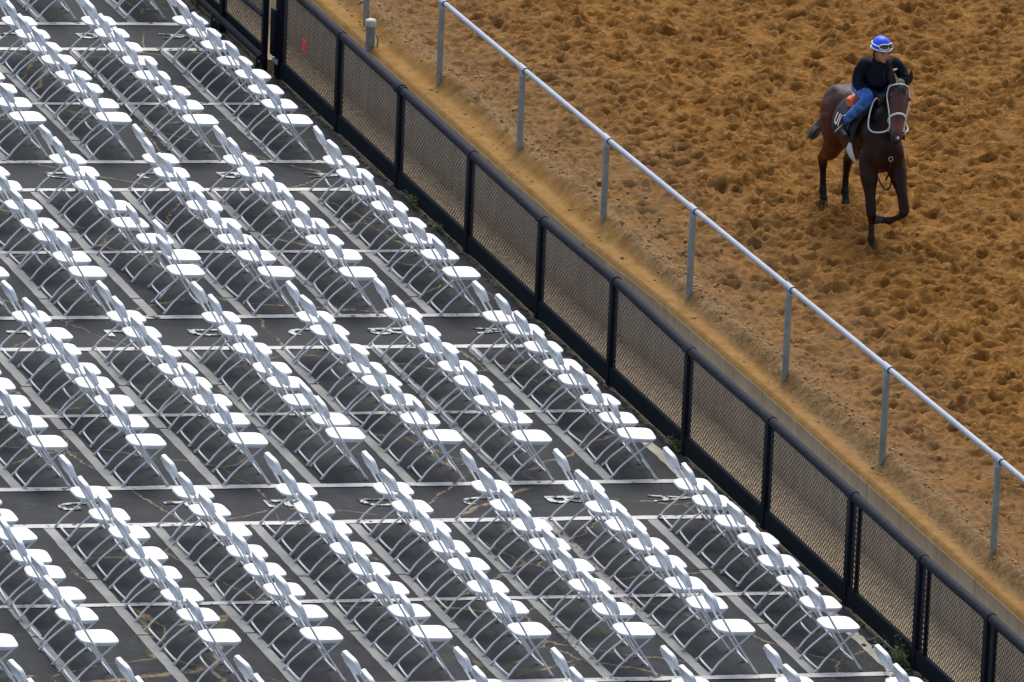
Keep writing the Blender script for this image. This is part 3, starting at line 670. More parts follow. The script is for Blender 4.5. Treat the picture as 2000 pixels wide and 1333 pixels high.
# sand clods
mb = MB()
for i in range(5200):
    y = rb.uniform(-9, 15.5)
    if i < 3400: xr = 0.40 + rb.gauss(0, 0.10) if i < 2400 else 0.75 + rb.gauss(0, 0.16)
    else: xr = rb.uniform(0.1, 8.9)
    x = wallx(y) + 0.012 + max(xr, 0.03); s_ = min(0.022, 0.003 + rb.expovariate(190))
    mb.ball((x, y, sand_z(x, y) + s_ * 0.15), (s_ * rb.uniform(.8, 1.7), s_ * rb.uniform(.7, 1.5), s_ * rb.uniform(.6, 1)), 5, 4, rot=Matrix.Rotation(rb.uniform(0, 3), 3, 'Z'))
o = mb.build('sand_clods', simple('pale_sand_clod', (0.40, 0.24, 0.09), 0.95, var=0.2, scale=5, c2=(0.20, 0.105, 0.03))); o['kind'] = 'stuff'; tag(o, 'small dry clods of soil scattered over the orange sand', 'clods')

# dry leaves caught against one strip
mb = MB(); rl = random.Random(31)
for (cx, cy, sx, sy, n) in ((-2.30, -2.9, 0.05, 0.5, 70), (-2.34, -4.3, 0.05, 0.25, 30), (-2.9, -1.05, 0.10, 0.10, 14), (-0.42, 3.75, 0.12, 0.12, 30), (-0.35, -7.0, 0.12, 0.6, 60), (-3.42, -5.2, .04, .4, 30)):
    for i in range(n):
        x, y = rl.gauss(cx, sx), rl.gauss(cy, sy); a = rl.uniform(0, 6.28); l = rl.uniform(0.010, 0.024); w_ = l * 0.55
        d = Vector((math.cos(a), math.sin(a), 0)); e = Vector((-d.y, d.x, 0)); c = Vector((x, y, 0.016)); u = Vector((0, 0, rl.uniform(0.002, 0.012)))
        mb.add([c - d * l, c + e * w_ + u, c + d * l, c - e * w_ + u], [(0, 3, 2), (0, 2, 1)])
o = mb.build('leaf_litter', simple('dry_brown_leaf', (0.26, 0.10, 0.035), 0.8, var=0.25, scale=14, c2=(0.09, 0.04, 0.018)), world=TA); o['kind'] = 'stuff'
tag(o, 'dry brown leaves caught in cracks beside the pale strips under the chairs', 'leaves')

# ------------------------------------------------------------------ horse and rider
# local frame: +x forward (towards the camera side, world -Y), +y the horse's left, z up; placed so the near fore stands on the sand
HM = Matrix.Translation((3.63, 4.14, HS)) @ Matrix.Rotation(math.radians(1.3), 4, 'Z') @ Matrix.Translation((0.19, 0.76, 0)) @ Matrix.Rotation(math.radians(-90), 4, 'Z')
def remesh(mb, name, mat, parent, voxel=0.012, smooth=6, fac=0.5):
    me = mb.mesh(name); o = bpy.data.objects.new(name, me); COL.objects.link(o)
    m = o.modifiers.new('r', 'REMESH'); m.mode = 'VOXEL'; m.voxel_size = voxel; m.use_smooth_shade = True
    if smooth: s = o.modifiers.new('s', 'SMOOTH'); s.iterations = smooth; s.factor = fac
    bake(o); o.data.materials.clear(); o.data.materials.append(mat)
    for p in o.data.polygons: p.use_smooth = True; p.material_index = 0
    if parent: o.parent = parent
    return o
def limb(mb, pts, rad, n=12, k=5):
    """capsule chain with smooth radii; rad entries r or (ra, rb): a = across (local y), b = fore-aft"""
    P = [Vector(p) for p in pts]; R = [r if isinstance(r, tuple) else (r, r) for r in rad]
    pp = smooth_path(P, k); rr = []
    for i in range(len(P) - 1):
        for j in range(k):
            t = j / k; t = t * t * (3 - 2 * t); rr.append((R[i][0] * (1 - t) + R[i + 1][0] * t, R[i][1] * (1 - t) + R[i + 1][1] * t))
    rr.append(R[-1])
    vs = []; m = len(pp)
    for i, p in enumerate(pp):
        t = (pp[min(i + 1, m - 1)] - pp[max(i - 1, 0)]).normalized()
        a = Vector((0, 1, 0)); a = (a - t * a.dot(t)).normalized(); b = t.cross(a)
        for q in range(n):
            th = 2 * math.pi * q / n; vs.append(p + a * rr[i][0] * math.cos(th) + b * rr[i][1] * math.sin(th))
    fs = [(i * n + q, i * n + (q + 1) % n, (i + 1) * n + (q + 1) % n, (i + 1) * n + q) for i in range(m - 1) for q in range(n)]
    fs += [tuple(range(n))[::-1], tuple(range((m - 1) * n, m * n))]
    mb.add(vs, fs, True)
    for p, r in ((pp[0], rr[0]), (pp[-1], rr[-1])): mb.ball(p, (min(r), min(r), min(r)), 10, 6)
    return mb

def coat_mat():
    t = NT('dark_bay_coat', 0.42)
    x, y, z = t.sep(); f = t.noise(6, 4, 0.6); g = t.noise(60, 3, 0.6)
    warm = t.ramp(t.math('ADD', z, t.math('MULTIPLY_ADD', f, 0.3, -0.15)), [(0.0, (0.009, 0.008, 0.009)), (0.52, (0.010, 0.008, 0.008)), (0.68, (0.085, 0.020, 0.007)), (1.0, (0.07, 0.018, 0.008))])
    # rear and flank warmer, shoulder and neck nearly black
    fx = t.n('ShaderNodeMapRange'); fx.inputs['From Min'].default_value = -0.1; fx.inputs['From Max'].default_value = 0.45
    t.link(x, fx.inputs['Value'])
    c = t.mix(fx.outputs[0], warm, t.ramp(f, [(0.35, (0.013, 0.007, 0.006)), (0.7, (0.045, 0.013, 0.006))]))
    top = t.ramp(z, [(0.0, 0.0), (1.0, 0.0)])
    tz = t.n('ShaderNodeMapRange'); tz.inputs['From Min'].default_value = 1.25; tz.inputs['From Max'].default_value = 1.5; t.link(z, tz.inputs['Value'])
    c = t.mix(t.math('MULTIPLY', tz.outputs[0], 0.75), c, (0.016, 0.012, 0.013))
    t.color(c); t.bump(g, 0.08, 0.004); t.b.inputs['Specular IOR Level'].default_value = 0.16
    return t.m
M['coat'] = coat_mat()
def head_mat():
    t = NT('bay_face', 0.45); x, y, z = t.sep(); f = t.noise(9, 4)
    c = t.ramp(t.math('ADD', z, t.math('MULTIPLY_ADD', f, 0.10, -0.05)), [(0.0, (0.012, 0.010, 0.011)), (0.5, (0.013, 0.010, 0.011))])
    mr = t.n('ShaderNodeMapRange'); mr.inputs['From Min'].default_value = 1.28; mr.inputs['From Max'].default_value = 1.90
    t.link(t.math('ADD', z, t.math('MULTIPLY_ADD', f, 0.06, -0.03)), mr.inputs['Value'])
    c = t.ramp(mr.outputs[0], [(0.0, (0.013, 0.011, 0.012)), (0.13, (0.014, 0.011, 0.011)), (0.24, (0.15, 0.040, 0.012)), (0.34, (0.12, 0.028, 0.009)), (0.5, (0.075, 0.018, 0.008)), (0.72, (0.08, 0.019, 0.009)), (0.9, (0.012, 0.009, 0.010))])
    t.color(c); return t.m
M['face'] = head_mat()
M['hair'] = simple('black_horse_hair', (0.012, 0.011, 0.010), 0.6, var=0.2, scale=40)
M['hoof'] = simple('grey_brown_hoof', (0.035, 0.032, 0.024), 0.5, var=0.2, scale=20)
M['strap_w'] = simple('white_strap', (0.86, 0.84, 0.81), 0.5, var=0.06, scale=30)
M['strap_b'] = simple('black_leather', (0.012, 0.011, 0.012), 0.4, var=0.15, scale=30)
M['cloth_b'] = simple('black_saddle_cloth', (0.008, 0.009, 0.012), 0.85, var=0.2, scale=30, bump=0.2)
M['cloth_w'] = simple('white_girth_cloth', (0.62, 0.64, 0.76), 0.8, var=0.06, scale=20, bump=0.2)
M['orange'] = simple('orange_pad', (1.0, 0.20, 0.07), 0.6, var=0.06, scale=20)
M['steel'] = simple('bright_steel', (0.6, 0.6, 0.6), 0.25, metal=0.9)
M['nose'] = simple('pink_white_snip', (0.75, 0.50, 0.46), 0.6)
M['eye'] = simple('dark_eye', (0.008, 0.006, 0.006), 0.1)
M['skin'] = simple('skin', (0.56, 0.25, 0.15), 0.5, var=0.06, scale=30)
M['lip'] = simple('lips', (0.45, 0.12, 0.09), 0.5)
M['brow'] = simple('dark_brown_hair', (0.03, 0.016, 0.01), 0.7)
def jacket():
    t = NT('navy_fleece_jacket', 0.85); f = t.noise(9, 5, 0.6); g = t.noise(120, 2)
    t.color(t.ramp(f, [(0.35, (0.004, 0.006, 0.012)), (0.7, (0.009, 0.014, 0.028))])); t.bump(t.math('ADD', f, t.math('MULTIPLY', g, 0.2)), 0.6, 0.02); t.b.inputs['Specular IOR Level'].default_value = 0.2; return t.m
M['jacket'] = jacket()
def denim():
    t = NT('blue_denim', 0.8); f = t.noise(11, 5, 0.65)
    t.color(t.ramp(f, [(0.32, (0.015, 0.055, 0.24)), (0.52, (0.035, 0.14, 0.50)), (0.72, (0.14, 0.32, 0.70))])); t.bump(f, 0.5, 0.015); return t.m
M['denim'] = denim()
M['helmet'] = simple('blue_helmet_cover', (0.012, 0.080, 0.85), 0.45, var=0.1, scale=12)
M['glove'] = simple('black_glove', (0.010, 0.010, 0.012), 0.6, var=0.2, scale=40)
M['lens'] = simple('dark_goggle_lens', (0.02, 0.024, 0.035), 0.08)
M['boot'] = simple('dark_riding_boot', (0.012, 0.014, 0.024), 0.3, var=0.2, scale=15)

horse = empty('horse', mat=HM); tag(horse, 'dark bay racehorse with white bridle cantering on the sand towards the camera', 'horse')
mb = MB()
V = Vector
# trunk
mb.ball((-0.52, 0, 1.20), (0.37, 0.305, 0.32), 22, 16)
mb.ball((-0.58, 0.09, 1.28), (0.24, 0.17, 0.235), 18, 12); mb.ball((-0.58, -0.09, 1.28), (0.24, 0.17, 0.235), 18, 12)
mb.ball((-0.10, 0, 1.15), (0.56, 0.280, 0.315), 22, 16)
mb.ball((0.36, 0, 1.12), (0.36, 0.235, 0.35), 22, 16)
mb.ball((0.30, 0, 1.38), (0.30, 0.09, 0.16), 18, 12)
mb.ball((-0.35, 0, 1.38), (0.42, 0.13, 0.13), 18, 12)
for s in (1, -1):
    mb.ball((0.50, s * 0.125, 1.02), (0.20, 0.115, 0.23), 16, 12)          # shoulder and breast muscle
    mb.ball((0.40, s * 0.14, 1.20), (0.20, 0.10, 0.22), 16, 12)
# neck
limb(mb, [(0.36, 0, 1.20), (0.46, 0.03, 1.42), (0.47, 0.10, 1.62), (0.45, 0.16, 1.74)], [(0.16, 0.27), (0.105, 0.20), (0.088, 0.145), (0.085, 0.105)], 16, 6)
# legs:  right fore standing, left fore lifted and folded, both hind legs behind
def foreleg(pts): limb(mb, pts, [0.12, (0.106, 0.118), (0.062, 0.070), 0.062, (0.058, 0.062), 0.036, 0.036, (0.051, 0.053), 0.038, 0.050], 12, 5)
foreleg([(0.48, -0.15, 1.0), (0.54, -0.165, 0.82), (0.63, -0.175, 0.58), (0.68, -0.18, 0.46), (0.70, -0.182, 0.405), (0.715, -0.183, 0.30), (0.735, -0.185, 0.18), (0.75, -0.187, 0.125), (0.775, -0.188, 0.08), (0.79, -0.19, 0.05)])
foreleg([(0.48, 0.15, 1.0), (0.58, 0.16, 0.84), (0.76, 0.155, 0.62), (0.86, 0.145, 0.50), (0.885, 0.13, 0.445), (0.87, 0.09, 0.40), (0.82, 0.035, 0.355), (0.79, 0.0, 0.335), (0.77, -0.04, 0.335), (0.76, -0.075, 0.34)])
def hind(pts): limb(mb, pts, [(0.18, 0.25), (0.155, 0.22), (0.105, 0.14), (0.060, 0.080), (0.056, 0.072), 0.039, 0.039, (0.051, 0.055), 0.040, 0.048], 12, 5)
hind([(-0.50, -0.14, 1.18), (-0.45, -0.165, 1.0), (-0.55, -0.155, 0.80), (-0.78, -0.145, 0.62), (-0.83, -0.14, 0.55), (-0.835, -0.128, 0.40), (-0.835, -0.12, 0.25), (-0.835, -0.118, 0.18), (-0.81, -0.118, 0.13), (-0.79, -0.12, 0.10)])
hind([(-0.50, 0.14, 1.18), (-0.45, 0.17, 1.0), (-0.55, 0.175, 0.78), (-0.78, 0.175, 0.60), (-0.84, 0.175, 0.52), (-0.86, 0.172, 0.38), (-0.87, 0.17, 0.22), (-0.87, 0.17, 0.14), (-0.85, 0.17, 0.09), (-0.83, 0.17, 0.06)])
body = remesh(mb, 'body', M['coat'], horse, 0.014, 7, 0.5)
# hooves
def hoof(c, d=(0.25, 0, -1), s=1.0, mat='hoof'):
    d = V(d).normalized(); c = V(c)
    return MB().tube([c - d * 0.028 * s, c + d * 0.015 * s, c + d * 0.055 * s], [0.040 * s, 0.052 * s, 0.060 * s], 14)
hoof((0.79, -0.19, 0.045)).build('hoof', M['hair'], horse)
hoof((0.76, -0.105, 0.345), (-0.15, -1, 0.12), 1.0).build('hoof', M['hoof'], horse)
hoof((-0.79, -0.12, 0.08), (0.2, 0, -1)).build('hoof', M['hair'], horse); hoof((-0.83, 0.17, 0.045), (0.2, 0, -1)).build('hoof', M['hair'], horse)
# head
HP, HN = V((0.50, 0.175, 1.84)), V((0.86, 0.01, 1.33))          # poll, nose
HK = 1.12
ax = (HN - HP).normalized(); side = V((0, 1, 0)); side = (side - ax * side.dot(ax)).normalized(); frt = side.cross(ax) * 1.0
if frt.x < 0: frt = -frt
def hp(t, s=0, u=0): return HP + (ax * t + side * s + frt * u) * HK
mb = MB()
def hlimb(pts, rad):
    n = 16; pp = pts; vs = []
    for p, (a, b) in zip(pp, rad):
        for q in range(n):
            th = 2 * math.pi * q / n; vs.append(p + (side * a * math.cos(th) + frt * b * math.sin(th)) * HK)
    m = len(pp); mb.add(vs, [(i * n + q, i * n + (q + 1) % n, (i + 1) * n + (q + 1) % n, (i + 1) * n + q) for i in range(m - 1) for q in range(n)] + [tuple(range(n))[::-1], tuple(range((m - 1) * n, m * n))], True)
hlimb([hp(-0.05, 0, -0.06), hp(0.02, 0, -0.045), hp(0.12, 0, -0.05), hp(0.22, 0, -0.052), hp(0.33, 0, -0.035), hp(0.44, 0, -0.022), hp(0.53, 0, -0.018), hp(0.59, 0, -0.02), hp(0.625, 0, -0.025)],
      [(0.06, 0.07), (0.088, 0.10), (0.110, 0.125), (0.102, 0.125), (0.080, 0.095), (0.064, 0.075), (0.063, 0.066), (0.058, 0.058), (0.036, 0.038)])
for s in (1, -1):
    mb.ball(hp(0.20, s * 0.062, -0.085), (0.075, 0.045, 0.09), 12, 8)                   # jowl
    mb.ball(hp(0.15, s * 0.085, 0.01), 0.032, 10, 8); mb.ball(hp(0.565, s * 0.038, 0.008), 0.027, 10, 8)
head = remesh(mb, 'head', M['face'], horse, 0.009, 5, 0.5)
for s in (1, -1):
    MB().ball(hp(0.155, s * 0.104, 0.008), 0.019, 10, 8).build('eye', M['eye'], head)
    MB().ball(hp(0.585, s * 0.044, 0.022), (0.012, 0.010, 0.014), 8, 6).build('nostril', M['eye'], head)
    # ear: a pointed cup
    b = hp(-0.01, s * 0.072, -0.02); tip = b + V((0.05 if s > 0 else 0.02, s * 0.035 + 0.0, 0.19)); mid = b.lerp(tip, 0.45) + side * s * 0.012
    e = MB().tube(smooth_path([b, mid, tip], 4), [(0.030, 0.020), (0.040, 0.020), (0.045, 0.019), (0.045, 0.018), (0.040, 0.015), (0.032, 0.012), (0.021, 0.009), (0.011, 0.006), (0.003, 0.002)], 10)
    e.build('ear', M['hair'], head)
mbs = MB(); c = hp(0.595, -0.003, 0.040)
ang = 0; pts = []
for i in range(10):
    r = (0.024 if i % 2 == 0 else 0.011) * (1.2 if i in (0, 4) else 1); th = 2 * math.pi * i / 10 + 0.5; pts.append(c + side * r * math.cos(th) + ax * r * math.sin(th) * 1.2 + frt * (0.003 - 0.25 * abs(r * math.cos(th)) * 0.6))
mbs.add([c + frt * 0.008] + pts, [(0, i + 1, (i + 1) % 10 + 1) for i in range(10)]); mbs.build('white_snip', M['nose'], head)
# forelock and mane, tail
mb = MB(); rr = random.Random(4)
for i in range(26):
    s = rr.uniform(-0.03, 0.03); mb.tube([hp(-0.03, s, 0.02), hp(0.04, s * 1.3, 0.065), hp(0.04 + rr.uniform(.05, .10), s * 1.5, 0.075)], [0.009, 0.008, 0.002], 5)
mb.build('forelock', M['hair'], head)
mb = MB()
for i in range(70):
    t = rr.random(); z = 1.42 + 0.40 * t; x = 0.30 + 0.10 * t - 0.02; y = 0.16 * t
    mb.tube([(x, y, z), (x - 0.05, y + 0.05, z + 0.0), (x - 0.03, y + 0.11 + rr.uniform(0, .02), z - rr.uniform(.06, .13))], [0.010, 0.009, 0.002], 5)
mb.build('mane', M['hair'], horse)
mb = MB()
for i in range(90):
    u, v = rr.gauss(0, 1), rr.gauss(0, 1)
    e = V((-0.84 + 0.025 * u, -0.31 + 0.025 * v, 0.83 + 0.03 * rr.gauss(0, 1)))
    mb.tube(smooth_path([(-0.80, 0.0, 1.33), (-0.92 + .008 * u, 0.0 + .008 * v, 1.16), (-0.95 + .02 * u, -0.12 + .02 * v, 0.97), e], 4), [0.012] * 8 + [0.010, 0.008, 0.006, 0.004, 0.002], 4)
mb.build('tail', M['hair'], horse)

# tack -------------------------------------------------------------
bridle = empty('bridle', mat=HM); bridle.parent = horse; bridle.matrix_world = HM
def hring(t, w, r, mat, name, a0=0, a1=360, ex=1.0, lift=0.0, tilt=0.0):
    """band round the head at distance t from the poll"""
    w_ = np.interp(t, [0.02, 0.12, 0.22, 0.33, 0.44, 0.53, 0.59], [0.088, 0.110, 0.102, 0.082, 0.066, 0.065, 0.06]); h_ = np.interp(t, [0.02, 0.12, 0.22, 0.33, 0.44, 0.53, 0.59], [0.10, 0.125, 0.125, 0.096, 0.077, 0.068, 0.06])
    cc = np.interp(t, [0.02, 0.12, 0.22, 0.33, 0.44, 0.53, 0.59], [-0.045, -0.05, -0.052, -0.035, -0.022, -0.018, -0.02]); pts = []
    for i in range(25):
        th = math.radians(a0 + (a1 - a0) * i / 24); pts.append(hp(t + tilt * math.sin(th), (w_ + 0.006) * math.cos(th) * ex, cc + (h_ + 0.006 + lift) * math.sin(th)))
    return MB().tube(pts, [(w, r)] * 25 if False else r, 7).build(name, mat, bridle)
hring(0.045, 0.012, 0.0085, M['strap_w'], 'browband', -10, 190, 1.02, 0.0, -0.012)
hring(0.375, 0.012, 0.0115, M['strap_w'], 'noseband', 0, 360, 1.03, 0.004, -0.03)
for s in (1, -1):
    MB().tube(smooth_path([hp(0.03, s * 0.100, -0.03), hp(0.14, s * 0.121, -0.03), hp(0.26, s * 0.102, -0.02), hp(0.40, s * 0.078, -0.02), hp(0.50, s * 0.074, -0.03)], 3), 0.0075, 7).build('cheek_strap', M['strap_w'], bridle)
    MB().tube([hp(0.50, s * 0.074 + s * 0.022 * math.cos(a_), -0.03 + 0.022 * math.sin(a_) * 0 + 0.0) + ax * 0.024 * math.sin(a_) for a_ in np.linspace(0, 2 * math.pi, 13)], 0.004, 5).build('bit_ring', M['steel'], bridle)
hring(0.50, 0.01, 0.006, M['strap_b'], 'chin_strap', 180, 360, 1.03)
# reins: white loop down from the bit on the horse's right, back up to the hands
P0 = hp(0.50, -0.078, -0.03)
MB().tube(smooth_path([P0, (0.68, -0.10, 1.345), (0.60, -0.17, 1.33), (0.54, -0.20, 1.37), (0.51, -0.185, 1.50), (0.49, -0.13, 1.66), (0.50, -0.055, 1.70)], 5), 0.009, 7).build('rein', M['strap_w'], bridle)
P1 = hp(0.50, 0.085, -0.03)
MB().tube(smooth_path([P1, (0.72, 0.20, 1.36), (0.62, 0.22, 1.40), (0.52, 0.17, 1.58), (0.50, 0.08, 1.74)], 5), 0.008, 7).build('rein', M['strap_w'], bridle)
mk = MB().tube(smooth_path([hp(0.50, 0.07, -0.04), hp(0.53, 0.085, -0.075), hp(0.50, 0.08, -0.115)], 3), 0.020, 8); mk.build('bit_guard', M['strap_b'], bridle)
# martingale / breast strap with ring
MB().tube(smooth_path([(0.50, -0.20, 1.22), (0.64, -0.11, 1.12), (0.70, 0.0, 1.05), (0.66, 0.11, 1.12), (0.52, 0.19, 1.22)], 5), 0.009, 6).build('breast_strap', M['strap_b'], horse)
MB().tube([(0.724 + 0.0 * a_, 0.024 * math.cos(a_) + 0.01, 1.035 + 0.028 * math.sin(a_)) for a_ in np.linspace(0, 2 * math.pi, 15)], 0.006, 6).build('breast_ring', M['steel'], horse)
MB().tube([(0.72, 0.01, 1.01), (0.70, 0.01, 0.86), (0.62, 0.01, 0.76)], 0.012, 6).build('centre_strap', M['strap_b'], horse)
MB().tube(smooth_path([(0.60, -0.075, 0.775), (0.66, -0.04, 0.69), (0.68, 0.005, 0.66), (0.66, 0.05, 0.69), (0.60, 0.085, 0.775)], 4), 0.010, 7).build('loose_strap', M['strap_b'], horse)

# saddle cloth: a sheet draped over the back, following the barrel
def drape(name, mat, xs, prof, off, parent, th=0.008):
    """prof(u) for u in [-1,1] -> (y, z); xs(u) -> (x0, x1)"""
    mbd = MB(); nu, nx_ = 36, 12; vs = []
    for k, oo in enumerate((off, off + th)):
        for i in range(nu + 1):
            u = -1 + 2 * i / nu; x0, x1 = xs(u)
            for j in range(nx_ + 1):
                x = x0 + (x1 - x0) * j / nx_; y, z, ny_, nz_ = prof(u, x); vs.append((x, y + ny_ * oo, z + nz_ * oo))
    n1 = (nu + 1) * (nx_ + 1); q = lambda k, i, j: k * n1 + i * (nx_ + 1) + j; fs = []
    for i in range(nu):
        for j in range(nx_):
            fs.append((q(1, i, j), q(1, i, j + 1), q(1, i + 1, j + 1), q(1, i + 1, j))); fs.append((q(0, i, j), q(0, i + 1, j), q(0, i + 1, j + 1), q(0, i, j + 1)))
    for i in range(nu): fs += [(q(0, i, 0), q(1, i, 0), q(1, i + 1, 0), q(0, i + 1, 0)), (q(0, i, nx_), q(0, i + 1, nx_), q(1, i + 1, nx_), q(1, i, nx_))]
    for j in range(nx_): fs += [(q(0, 0, j), q(0, 0, j + 1), q(1, 0, j + 1), q(1, 0, j)), (q(0, nu, j), q(1, nu, j), q(1, nu, j + 1), q(0, nu, j + 1))]
    mbd.add(vs, fs, True); return mbd.build(name, mat, parent)
def barrel(u, x, top=1.475, zc=1.15, ry=0.292, rz=0.325):
    a = u * math.radians(112); y = ry * math.sin(a); z = zc + rz * math.cos(a)
    bump_ = 0.03 * math.exp(-(u / 0.2) ** 2) * (0.6 + x)
    return y, z + bump_, math.sin(a), math.cos(a)
def gs(u): return min(1.0, max(0.12, (abs(u) - 0.50) / 0.12))
drape('saddle_cloth', M['cloth_b'], lambda u: (-0.28 + 0.06 * abs(u) ** 2, 0.34 + 0.06 * abs(u)), lambda u, x: barrel(u * 0.84, x), 0.016, horse)
drape('girth', M['cloth_w'], lambda u: (0.27 - 0.105 * gs(u), 0.27 + 0.10 * gs(u)), lambda u, x: barrel(u * 1.6, x, zc=1.14, ry=0.268 + 0.032 * gs(u), rz=0.315 + 0.040 * gs(u)), 0.012, horse)
sad = MB(); limb(sad, [(-0.16, 0, 1.53), (0.0, 0, 1.515), (0.22, 0, 1.56)], [(0.15, 0.04), (0.13, 0.035), (0.07, 0.05)], 14, 5)
for s in (1, -1): limb(sad, [(0.08, s * 0.15, 1.47), (0.12, s * 0.27, 1.36), (0.16, s * 0.318, 1.22)], [(0.03, 0.13), (0.022, 0.13), (0.02, 0.09)], 12, 5)
remesh(sad, 'saddle', M['strap_b'], horse, 0.012, 4)
o = MB().tube([(-0.02, -0.20, 1.475), (-0.03, -0.17, 1.485), (-0.06, 0.0, 1.54), (-0.03, 0.17, 1.485), (-0.02, 0.20, 1.475)], [0.062, 0.075, 0.06, 0.075, 0.062], 16).build('cantle_roll', M['orange'], horse); bevel(o, 0.015, 2)
# the letters on the saddle cloth
def cloth_letter(ch, xs, us, parent):
    cu = bpy.data.curves.new('l', 'FONT'); cu.body = ch; cu.size = 1; cu.offset = 0.03
    o = bpy.data.objects.new('l', cu); COL.objects.link(o); dg = bpy.context.evaluated_depsgraph_get()
    me = bpy.data.meshes.new_from_object(o.evaluated_get(dg)); bpy.data.objects.remove(o)
    bm_ = bmesh.new(); bm_.from_mesh(me); bmesh.ops.triangulate(bm_, faces=bm_.faces)
    bmesh.ops.subdivide_edges(bm_, edges=bm_.edges, cuts=2); bm_.to_mesh(me); bm_.free()
    co = np.array([v.co for v in me.vertices]); mn, mx = co.min(0), co.max(0)
    for v in me.vertices:
        a = (v.co.x - mn[0]) / (mx[0] - mn[0]); b = (v.co.y - mn[1]) / (mx[1] - mn[1])
        x = xs[0] + (xs[1] - xs[0]) * a; u = us[0] + (us[1] - us[0]) * b
        y, z, ny_, nz_ = barrel(u * 0.84, x); v.co = (x, y + ny_ * 0.028, z + nz_ * 0.028)
    me.materials.clear(); me.materials.append(M['strap_w']); o = bpy.data.objects.new('cloth_letter', me); COL.objects.link(o); o.parent = parent
cloth_letter('U', (-0.175, -0.085), (-0.86, -0.62), horse); cloth_letter('N', (-0.065, 0.025), (-0.86, -0.62), horse)
# stirrups hang from the saddle
for s in (1, -1):
    MB().tube([(0.12, s * 0.335, 1.42), (0.13, s * 0.345, 1.27)], 0.008, 6).build('stirrup_leather', M['strap_b'], horse)
    MB().tube([(0.14 + 0.055 * math.cos(a_), s * 0.35, 1.225 + 0.055 * math.sin(a_)) for a_ in np.linspace(0, 2 * math.pi, 13)], 0.006, 6).build('stirrup_iron', M['strap_b'], horse)

# ------------------------------------------------------------------ rider
rider = empty('person', mat=HM @ Matrix.Translation((0.05, 0, 1.55))); tag(rider, 'rider in blue helmet, navy jacket and jeans crouching on the dark horse', 'person')
HMi = Matrix.Translation((-0.05, 0, -1.55))
def rp(o):
    o.parent = rider; o.matrix_parent_inverse = HMi; return o
# body core (one continuous surface: torso, neck, head, arms, legs)
HC = V((0.455, -0.055, 2.225))                      # head centre
fwd_ = V((0.96, 0.16, -0.06)).normalized(); lft = V((0, 0, 1)).cross(fwd_).normalized(); upv = fwd_.cross(lft)
def fp(f_, l_, u_): return HC + fwd_ * f_ + lft * l_ + upv * u_
mb = MB()
mb.ball(HC, (0.095, 0.077, 0.115), 18, 14, rot=Matrix((fwd_, lft, upv)).transposed())
mb.ball(fp(0.035, 0, -0.055), (0.062, 0.060, 0.062), 14, 10)
mb.ball(fp(0.062, 0, -0.105), (0.025, 0.026, 0.020), 10, 8)
mb.ball(fp(0.098, 0, -0.030), (0.020, 0.013, 0.022), 8, 6); mb.ball(fp(0.085, 0, -0.010), (0.018, 0.010, 0.022), 8, 6)
for s in (1, -1):
    mb.ball(fp(0.0, s * 0.078, -0.025), (0.016, 0.010, 0.028), 8, 6); mb.ball(fp(0.068, s * 0.036, -0.035), (0.022, 0.022, 0.02), 8, 6)
limb(mb, [fp(-0.03, 0, -0.07), (0.38, -0.03, 2.10), (0.32, 0, 1.98)], [0.052, 0.055, 0.07], 12, 4)
limb(mb, [(0.02, 0, 1.66), (0.14, 0.0, 1.80), (0.28, 0.01, 1.96)], [(0.12, 0.09), (0.13, 0.09), (0.15, 0.09)], 14, 5)
ARM = {-1: [(0.27, -0.17, 2.03), (0.25, -0.215, 1.93), (0.26, -0.235, 1.80), (0.36, -0.17, 1.735), (0.46, -0.09, 1.715)],
       1: [(0.27, 0.19, 2.01), (0.28, 0.26, 1.93), (0.33, 0.29, 1.83), (0.41, 0.20, 1.79), (0.48, 0.10, 1.765)]}
LEG = {-1: [(0.0, -0.09, 1.68), (0.24, -0.165, 1.70), (0.47, -0.205, 1.68), (0.32, -0.275, 1.49), (0.13, -0.325, 1.31)],
       1: [(0.0, 0.09, 1.68), (0.22, 0.17, 1.69), (0.42, 0.21, 1.64), (0.28, 0.29, 1.46), (0.12, 0.335, 1.30)]}
for s in (1, -1):
    limb(mb, ARM[s], [0.05, 0.048, 0.040, 0.034, 0.027], 10, 4); limb(mb, LEG[s], [0.09, 0.085, 0.055, 0.05, 0.036], 10, 4)
rb_ = rp(remesh(mb, 'body', M['skin'], None, 0.008, 4, 0.5))
# face details
for s in (1, -1):
    rp(MB().ball(fp(0.083, s * 0.031, -0.012), (0.009, 0.013, 0.007), 8, 6, rot=Matrix((fwd_, lft, upv)).transposed()).build('eye', M['eye']))
    rp(MB().tube([fp(0.088, s * 0.016, 0.006), fp(0.089, s * 0.034, 0.012), fp(0.078, s * 0.050, 0.007)], 0.0045, 5).build('eyebrow', M['brow']))
rp(MB().tube([fp(0.086, 0.024, -0.075), fp(0.097, 0, -0.072), fp(0.086, -0.024, -0.075)], [0.003, 0.0065, 0.003], 6).build('mouth', M['lip']))
hb_ = MB()
for s in (1, -1): limb(hb_, [fp(0.01, s * 0.078, 0.03), fp(-0.02, s * 0.082, -0.02), fp(-0.045, s * 0.066, -0.065)], [0.014, 0.016, 0.014], 8, 3)
limb(hb_, [fp(-0.06, 0.05, -0.06), fp(-0.085, 0, -0.07), fp(-0.06, -0.05, -0.06)], [0.02, 0.03, 0.02], 8, 3)
rp(remesh(hb_, 'hair', M['brow'], None, 0.006, 2))
